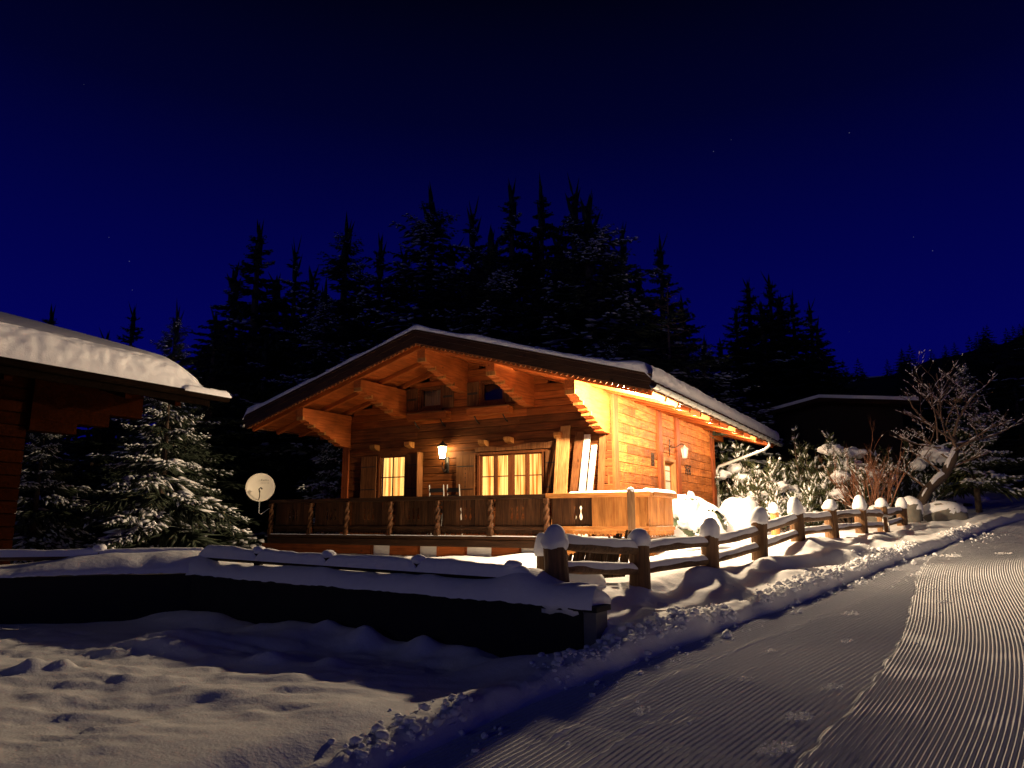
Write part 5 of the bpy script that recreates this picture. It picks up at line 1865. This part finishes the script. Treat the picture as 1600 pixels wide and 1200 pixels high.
# dwarf mountain pines: upright shoots carrying snow
def pine_shrub(name, x, y, R, H, seed, label, nst=26, snow=.6, cat='shrub', z=None, lean_=(0, 0)):
    r = np.random.default_rng(seed)
    t = thing(name, label, cat, (x, y, (gz(x, y) if z is None else z) - .05), 0)
    nP, nD, nL, nR = [], [], [], []
    sP, sR = [], []
    bP, bD, bL, bR = [], [], [], []
    stems = MB()
    for k in range(nst):
        a = r.uniform(0, 6.28); rad = R * math.sqrt(r.uniform(0.02, 1))
        hh = H * (1 - .45 * (rad / R) ** 2) * r.uniform(.55, 1.0)
        tip = np.array([math.cos(a) * rad + lean_[0] * hh, math.sin(a) * rad + lean_[1] * hh, hh])
        p0 = np.array([math.cos(a) * .12 * R, math.sin(a) * .12 * R, 0.0])
        mid = p0 * .45 + tip * .55 + np.array([math.cos(a), math.sin(a), -.25]) * .18 * R
        pts = [p0 * (1 - s) ** 2 + 2 * mid * s * (1 - s) + tip * s * s for s in np.linspace(0, 1, 9)]
        stems.tube([tuple(q) for q in pts], list(np.linspace(.035, .010, 9)), 5, cap=False)
        for j in range(3, 9):
            for q in range(5):
                az = r.uniform(0, 6.28)
                lift = r.uniform(.2, 1.1)
                d_ = np.array([math.cos(az), math.sin(az), lift]) * .8 + (pts[j] - pts[j - 1]) / np.linalg.norm(pts[j] - pts[j - 1]) * .7
                st = pts[j] + r.normal(0, .03, 3)
                L_ = r.uniform(.16, .38)
                d_ = d_ / np.linalg.norm(d_)
                en = st + d_ * L_
                for q2 in range(13):
                    dd = d_ * .8 + r.normal(0, .45, 3)
                    nP.append(st + d_ * L_ * r.uniform(.0, .9)); nD.append(dd); nL.append(r.uniform(.09, .15)); nR.append(.010)
                if r.random() < snow:
                    bP.append(st + d_ * L_ * .15); bD.append(d_ + r.normal(0, .12, 3)); bL.append(L_ * r.uniform(.6, 1.0)); bR.append(r.uniform(.022, .045))
                    if r.random() < .18:
                        sP.append(st + d_ * L_ * r.uniform(.3, .8) + [0, 0, .02]); sR.append(r.uniform(.03, .075))
    nv, nf = spindles(nP, nD, nL, nR, 1.0)
    me = mesh_np('needles', nv, nf); me.materials.append(M['pine'])
    stems.build('stems', M['bark'], t)
    link('crown', me, None, t)
    P = np.array(sP); Rr = np.array(sR)
    o = lumps('snow_load', P, Rr, M['snow_soft'], flat=.8, seed=seed, kind='stuff')
    o.parent = t
    bv, bf = spindles(bP, bD, bL, bR, .75, up=.5, sides=5)
    me = mesh_np('shoot_snow', bv, bf); me.materials.append(M['snow_tree'])
    link('shoot_snow', me, None, t, smooth=True, kind='stuff')
    for k in range(4 if R > 1.1 else 2):
        a = -1.57 + r.uniform(-1.1, 1.1); q = r.uniform(.35, .7)
        rp = (r.uniform(.2, .34) * R / 1.4, r.uniform(.2, .3) * R / 1.4, r.uniform(.10, .17))
        blob('snow_pillow', (math.cos(a) * R * q, math.sin(a) * R * q, H * r.uniform(.42, .72)), rp, M['snow_soft'], t, seed * 7 + k, n=26, m=14, amp=.35)
    return t


def snow_pillow(x, y, z, r, label, seed):
    o = blob('snow_pillow', (0, 0, 0), r, M['snow_soft'], None, seed, n=34, m=20, amp=.30)
    o.location = (x, y, z); tag(o, label, 'snow heap')


def at(px, py, Y):
    a = (px - 800) / 1150.0; b = (600 - py) / 1150.0
    cp, sp_ = math.cos(math.radians(10.686)), math.sin(math.radians(10.686))
    ry = cp - b * sp_; rz = sp_ + b * cp
    k = Y / ry
    return a * k, Y, CAM_Z + rz * k


for k, (px, py, Y, R, H, lab) in enumerate((
        (1135, 815, 25.5, 1.5, 2.9, 'snowy mountain pine just right of the chalet rear corner'),
        (1205, 812, 22.5, 1.5, 2.1, 'low snowy mountain pine below the gutter end'),
        (1290, 808, 23.5, 1.9, 3.5, 'tall bushy mountain pine with upright snowy shoots left of the bare shrub'),
        (1245, 815, 19.2, 1.0, 1.3, 'small snowy pine shrub just behind the middle fence posts'),
        (1330, 812, 22.0, 1.2, 2.1, 'snowy pine bush behind the bare red shrub'),
        (1410, 812, 23.5, 1.3, 2.6, 'snowy pine bush between bare shrub and leaning tree'))):
    x, y, z = at(px, py, Y)
    pine_shrub('mountain_pine', x, y, R, H, 600 + k, lab, nst=30 if R > 1.3 else 20)
x, y, z = at(1462, 708, 21.5); snow_pillow(x, y, z, (.40, .33, .24), 'large snow pillow in the fork of the leaning tree', 643)

# bare reddish shrub
x, y, z = at(1368, 815, 20.6)
t = thing('bare_shrub', 'bare reddish shrub with many upright twigs behind the far fence posts', 'shrub', (x, y, z - .1))
rr = random.Random(9)
b = MB()
fP, fD, fL, fR = [], [], [], []
for k in range(17):
    a = 2 * math.pi * k / 17 + rr.uniform(-.3, .3); sp_ = rr.uniform(.15, 1.25)
    bb_, tips_ = bare_tree('s', 700 + k, rr.uniform(1.0, 1.75), .46, 3, .020, None, None, start=(math.cos(a) * .1, math.sin(a) * .1, 0), dir0=(math.cos(a) * sp_, math.sin(a) * sp_, 1), nch=3, lfac=.55, upb=.9)
    b.add(bb_.v, bb_.f)
    for pts_, rad_, lev_ in tips_:
        for q in range(len(pts_) - 1):
            dv_ = pts_[q + 1] - pts_[q]
            if abs(dv_.normalized().z) < .75 and rnd.random() < .5:
                fP.append(tuple(pts_[q])); fD.append(tuple(dv_)); fL.append(dv_.length * .9); fR.append(max(rad_[q], .006) + .007)
b.build('stems', M['twig'], t)
fv, ff = spindles(fP, fD, fL, fR, .8, up=.7, sides=4)
me = mesh_np('branch_snow', fv, ff); me.materials.append(M['snow_tree'])
link('branch_snow', me, None, t, smooth=True, kind='stuff')

# leaning tree with snow on its trunk
x, y, z = at(1432, 812, 21.0)
t = thing('leaning_tree', 'leaning snow-covered tree with thin bare twigs at the right end of the fence', 'tree', (x, y, z - .1))
o3 = np.array([x, y, z - .1])
path = [np.array(at(*q)) - o3 for q in ((1432, 815, 21), (1436, 790, 21), (1450, 765, 21), (1475, 742, 21.1), (1488, 720, 21.1), (1494, 700, 21.2), (1490, 680, 21.2))]
MB().tube([tuple(q) for q in path], [.17, .155, .14, .13, .12, .10, .08], 10).build('trunk', M['bark'], t, smooth=True)
for k, (i0, i1) in enumerate(((1, 2), (2, 3), (3, 5))):
    q0, q1 = path[i0] * .85 + path[i0 + 1] * .15, path[i1] * .9 + path[i1 - 1] * .1
    snow_strip([tuple(q0 + [-.02, -.03, .09]), tuple((q0 + q1) / 2 + [-.02, -.03, .11]), tuple(q1 + [-.01, -.03, .08])], .17, .09, 'trunk_snow', t, 711 + k, n=24)
b = MB()
fP, fD, fL, fR = [], [], [], []
for k, (px, py, dv, L, r_) in enumerate(((1450, 765, (-.8, 0, .6), .8, .04), (1475, 742, (-.9, -.2, .5), .9, .04), (1488, 720, (-.8, .2, .6), 1.2, .04), (1494, 700, (-.25, 0, 1), 1.4, .042),
                                         (1492, 690, (-.8, .1, .5), 1.5, .04), (1490, 682, (.3, 0, .9), 1.4, .04), (1490, 705, (.9, -.2, .35), 1.3, .038), (1470, 700, (-1, 0, .2), 1.0, .026), (1465, 690, (-.2, 0, 1), 1.7, .024),
                                         (1492, 695, (1, .1, .15), 1.5, .036), (1488, 730, (1, 0, .3), 1.0, .03), (1480, 690, (-.05, 0, 1), 2.0, .022))):
    p = np.array(at(px, py, 21.1)) - o3
    bb_, tips_ = bare_tree('s', 730 + k, L, .60, 3, r_, None, None, start=tuple(p), dir0=dv, nch=3, lfac=.56, upb=.3)
    b.add(bb_.v, bb_.f)
    for pts_, rad_, lev_ in tips_:
        for q in range(len(pts_) - 1):
            dv_ = pts_[q + 1] - pts_[q]
            if abs(dv_.normalized().z) < .8 and rnd.random() < (.62 if lev_ < 3 else .38):
                fP.append(tuple(pts_[q])); fD.append(tuple(dv_)); fL.append(dv_.length * 1.05); fR.append(max(rad_[q] * 1.0, .007) + .009)
b.build('branches', M['greytwig'], t)
fv, ff = spindles(fP, fD, fL, fR, .8, up=.7, sides=4)
me = mesh_np('branch_snow', fv, ff); me.materials.append(M['snow_tree'])
link('branch_snow', me, None, t, smooth=True, kind='stuff')
x, y, z = at(1530, 800, 23.0)
pine_t = TreeKind('right_pine', 61, 4.6, 1.7, mat_n=M['pine'], per=7, levels=13, dens=1.1, snow=.95, droop=.18, fing=4, fr=.03, z0=.22)
pine_t.plant(x, y, 1.0, .5, 'dark conifer with snowy branch tips at the right edge behind the leaning tree', None, 'pine_tree', z=z)

# boulders and stones with snow, right end of the fence
for k, (px, py, Y, r, lab) in enumerate(((1425, 800, 19.6, (.26, .24, .34), 'upright snow-capped stone beside the last fence post'), (1475, 806, 19.8, (.55, .42, .34), 'broad snow-capped boulder at the foot of the leaning tree'),
                                         (1376, 806, 20.0, (.35, .3, .26), 'snow-covered stone behind the post with the rope'))):
    x, y, z = at(px, py, Y)
    t = thing('boulder', lab, 'boulder', (x, y, z))
    blob('stone', (0, 0, 0), r, M['rock'], t, 760 + k, n=18, m=10, amp=.22)
    blob('snow_cap', (.02, .03, r[2] * .35), (r[0] * 1.02, r[1] * 1.04, r[2] * .85), M['snow_soft'], t, 770 + k, n=20, m=12, amp=.12)
for k, (px, py, Y) in enumerate(((1486, 776, 25), (1511, 776, 26), (1535, 781, 28))):
    x, y, z = at(px, py, Y)
    labs = ('left snow-capped stump in the dark at the right', 'middle snow-capped stump in the dark at the right', 'small far snow-capped stump at the dark right edge')
    t = thing('tree_stump', labs[k], 'stump', (x, y, z - .45))
    MB().lathe([(.16, -1.2), (.15, 0), (.13, .38)], 10).build('stem', M['bark'], t)
    blob('snow_cap', (0, 0, .44), ((.27, .26, .16), (.38, .34, .24), (.26, .24, .16))[k], M['snow_soft'], t, 780 + k)
# rope round a fence post
p = FP[7]
ro = MB()
for zz in (.34, .37):
    ro.tube([(p[0] + .135 * math.cos(a), p[1] + .135 * math.sin(a), p[2] + zz + .02 * math.cos(a - 4)) for a in np.linspace(0, 2 * math.pi, 17)], .012, 5, cap=False)
ro.tube([(p[0] - .06, p[1] - .13, p[2] + .34), (p[0] - .065, p[1] - .14, p[2] + .02)], .012, 5); ro.tube([(p[0] + .05, p[1] - .13, p[2] + .34), (p[0] + .06, p[1] - .14, p[2] + .02)], .012, 5)
tag(ro.build('rope', M['plaster']), 'pale rope tied round the second-last fence post', 'rope')

for k, (px, py, Y, w, lab) in enumerate(((1530, 575, 38, 1.3, 'black tree left of the right frame edge behind the snowy conifer'), (1585, 545, 36, 1.3, 'black tree near the right frame edge'), (1640, 520, 34, 1.3, 'black tree at the right frame edge'),
                                         (1480, 600, 40, 1.3, 'black tree behind the leaning tree'), (1560, 640, 31, 1.2, 'low black tree behind the stumps at right'), (1610, 610, 30, 1.2, 'low black tree at the right frame edge beside the track'), (1430, 610, 42, 1.3, 'black tree behind the far house gable'))):
    t = tree_top(K_darkB, px, py, Y, lab, k * 1.1, w * 1.2, 'fir_tree'); t['group'] = 'black trees at the right edge'

# ---------------------------------------------------------------- dark wooded hill on the right
hx = np.linspace(10, 130, 70); hyv = np.linspace(52, 120, 30)
HX, HY = np.meshgrid(hx, hyv, indexing='ij')
HZ = 3 + (11 + .28 * np.maximum(0, HX - 30) + 1.0 * fbm(HX * .15, HY * .15, 801, 2)) * sst(52, 74, HY) * sst(8, 26, HX)
hill_o = link('hill', grid_mesh('hill', HX, HY, HZ), M['hillmat'], smooth=True, kind='structure')
rr = random.Random(31)
(nv, nf), _s = spruce_data(71, 3.6, 1.5, per=6, levels=12, dens=.6, snow=0, fing=2, fr=.07, z0=.02)
AV, AF = [], []
for k in range(110):
    hxp = 22 + k * .6 + rr.uniform(-.5, .5)
    hyp = 72 + rr.uniform(-7, 5)
    zz = 3 + (11 + .28 * max(0, hxp - 30)) * float(sst(52, 74, hyp)) * float(sst(8, 26, hxp))
    q = rr.uniform(.55, 1.0); a = rr.uniform(0, 6)
    ca, sa = math.cos(a) * q, math.sin(a) * q
    AF.append(nf + len(nv) * k)
    AV.append(np.stack([hxp + nv[:, 0] * ca - nv[:, 1] * sa, hyp + nv[:, 0] * sa + nv[:, 1] * ca, zz - .4 + nv[:, 2] * q], 1))
link('hill_wood', mesh_np('hill_wood', np.concatenate(AV), np.concatenate(AF)), M['needle'], kind='stuff', label='far black wood along the hill crest at right', category='wood')
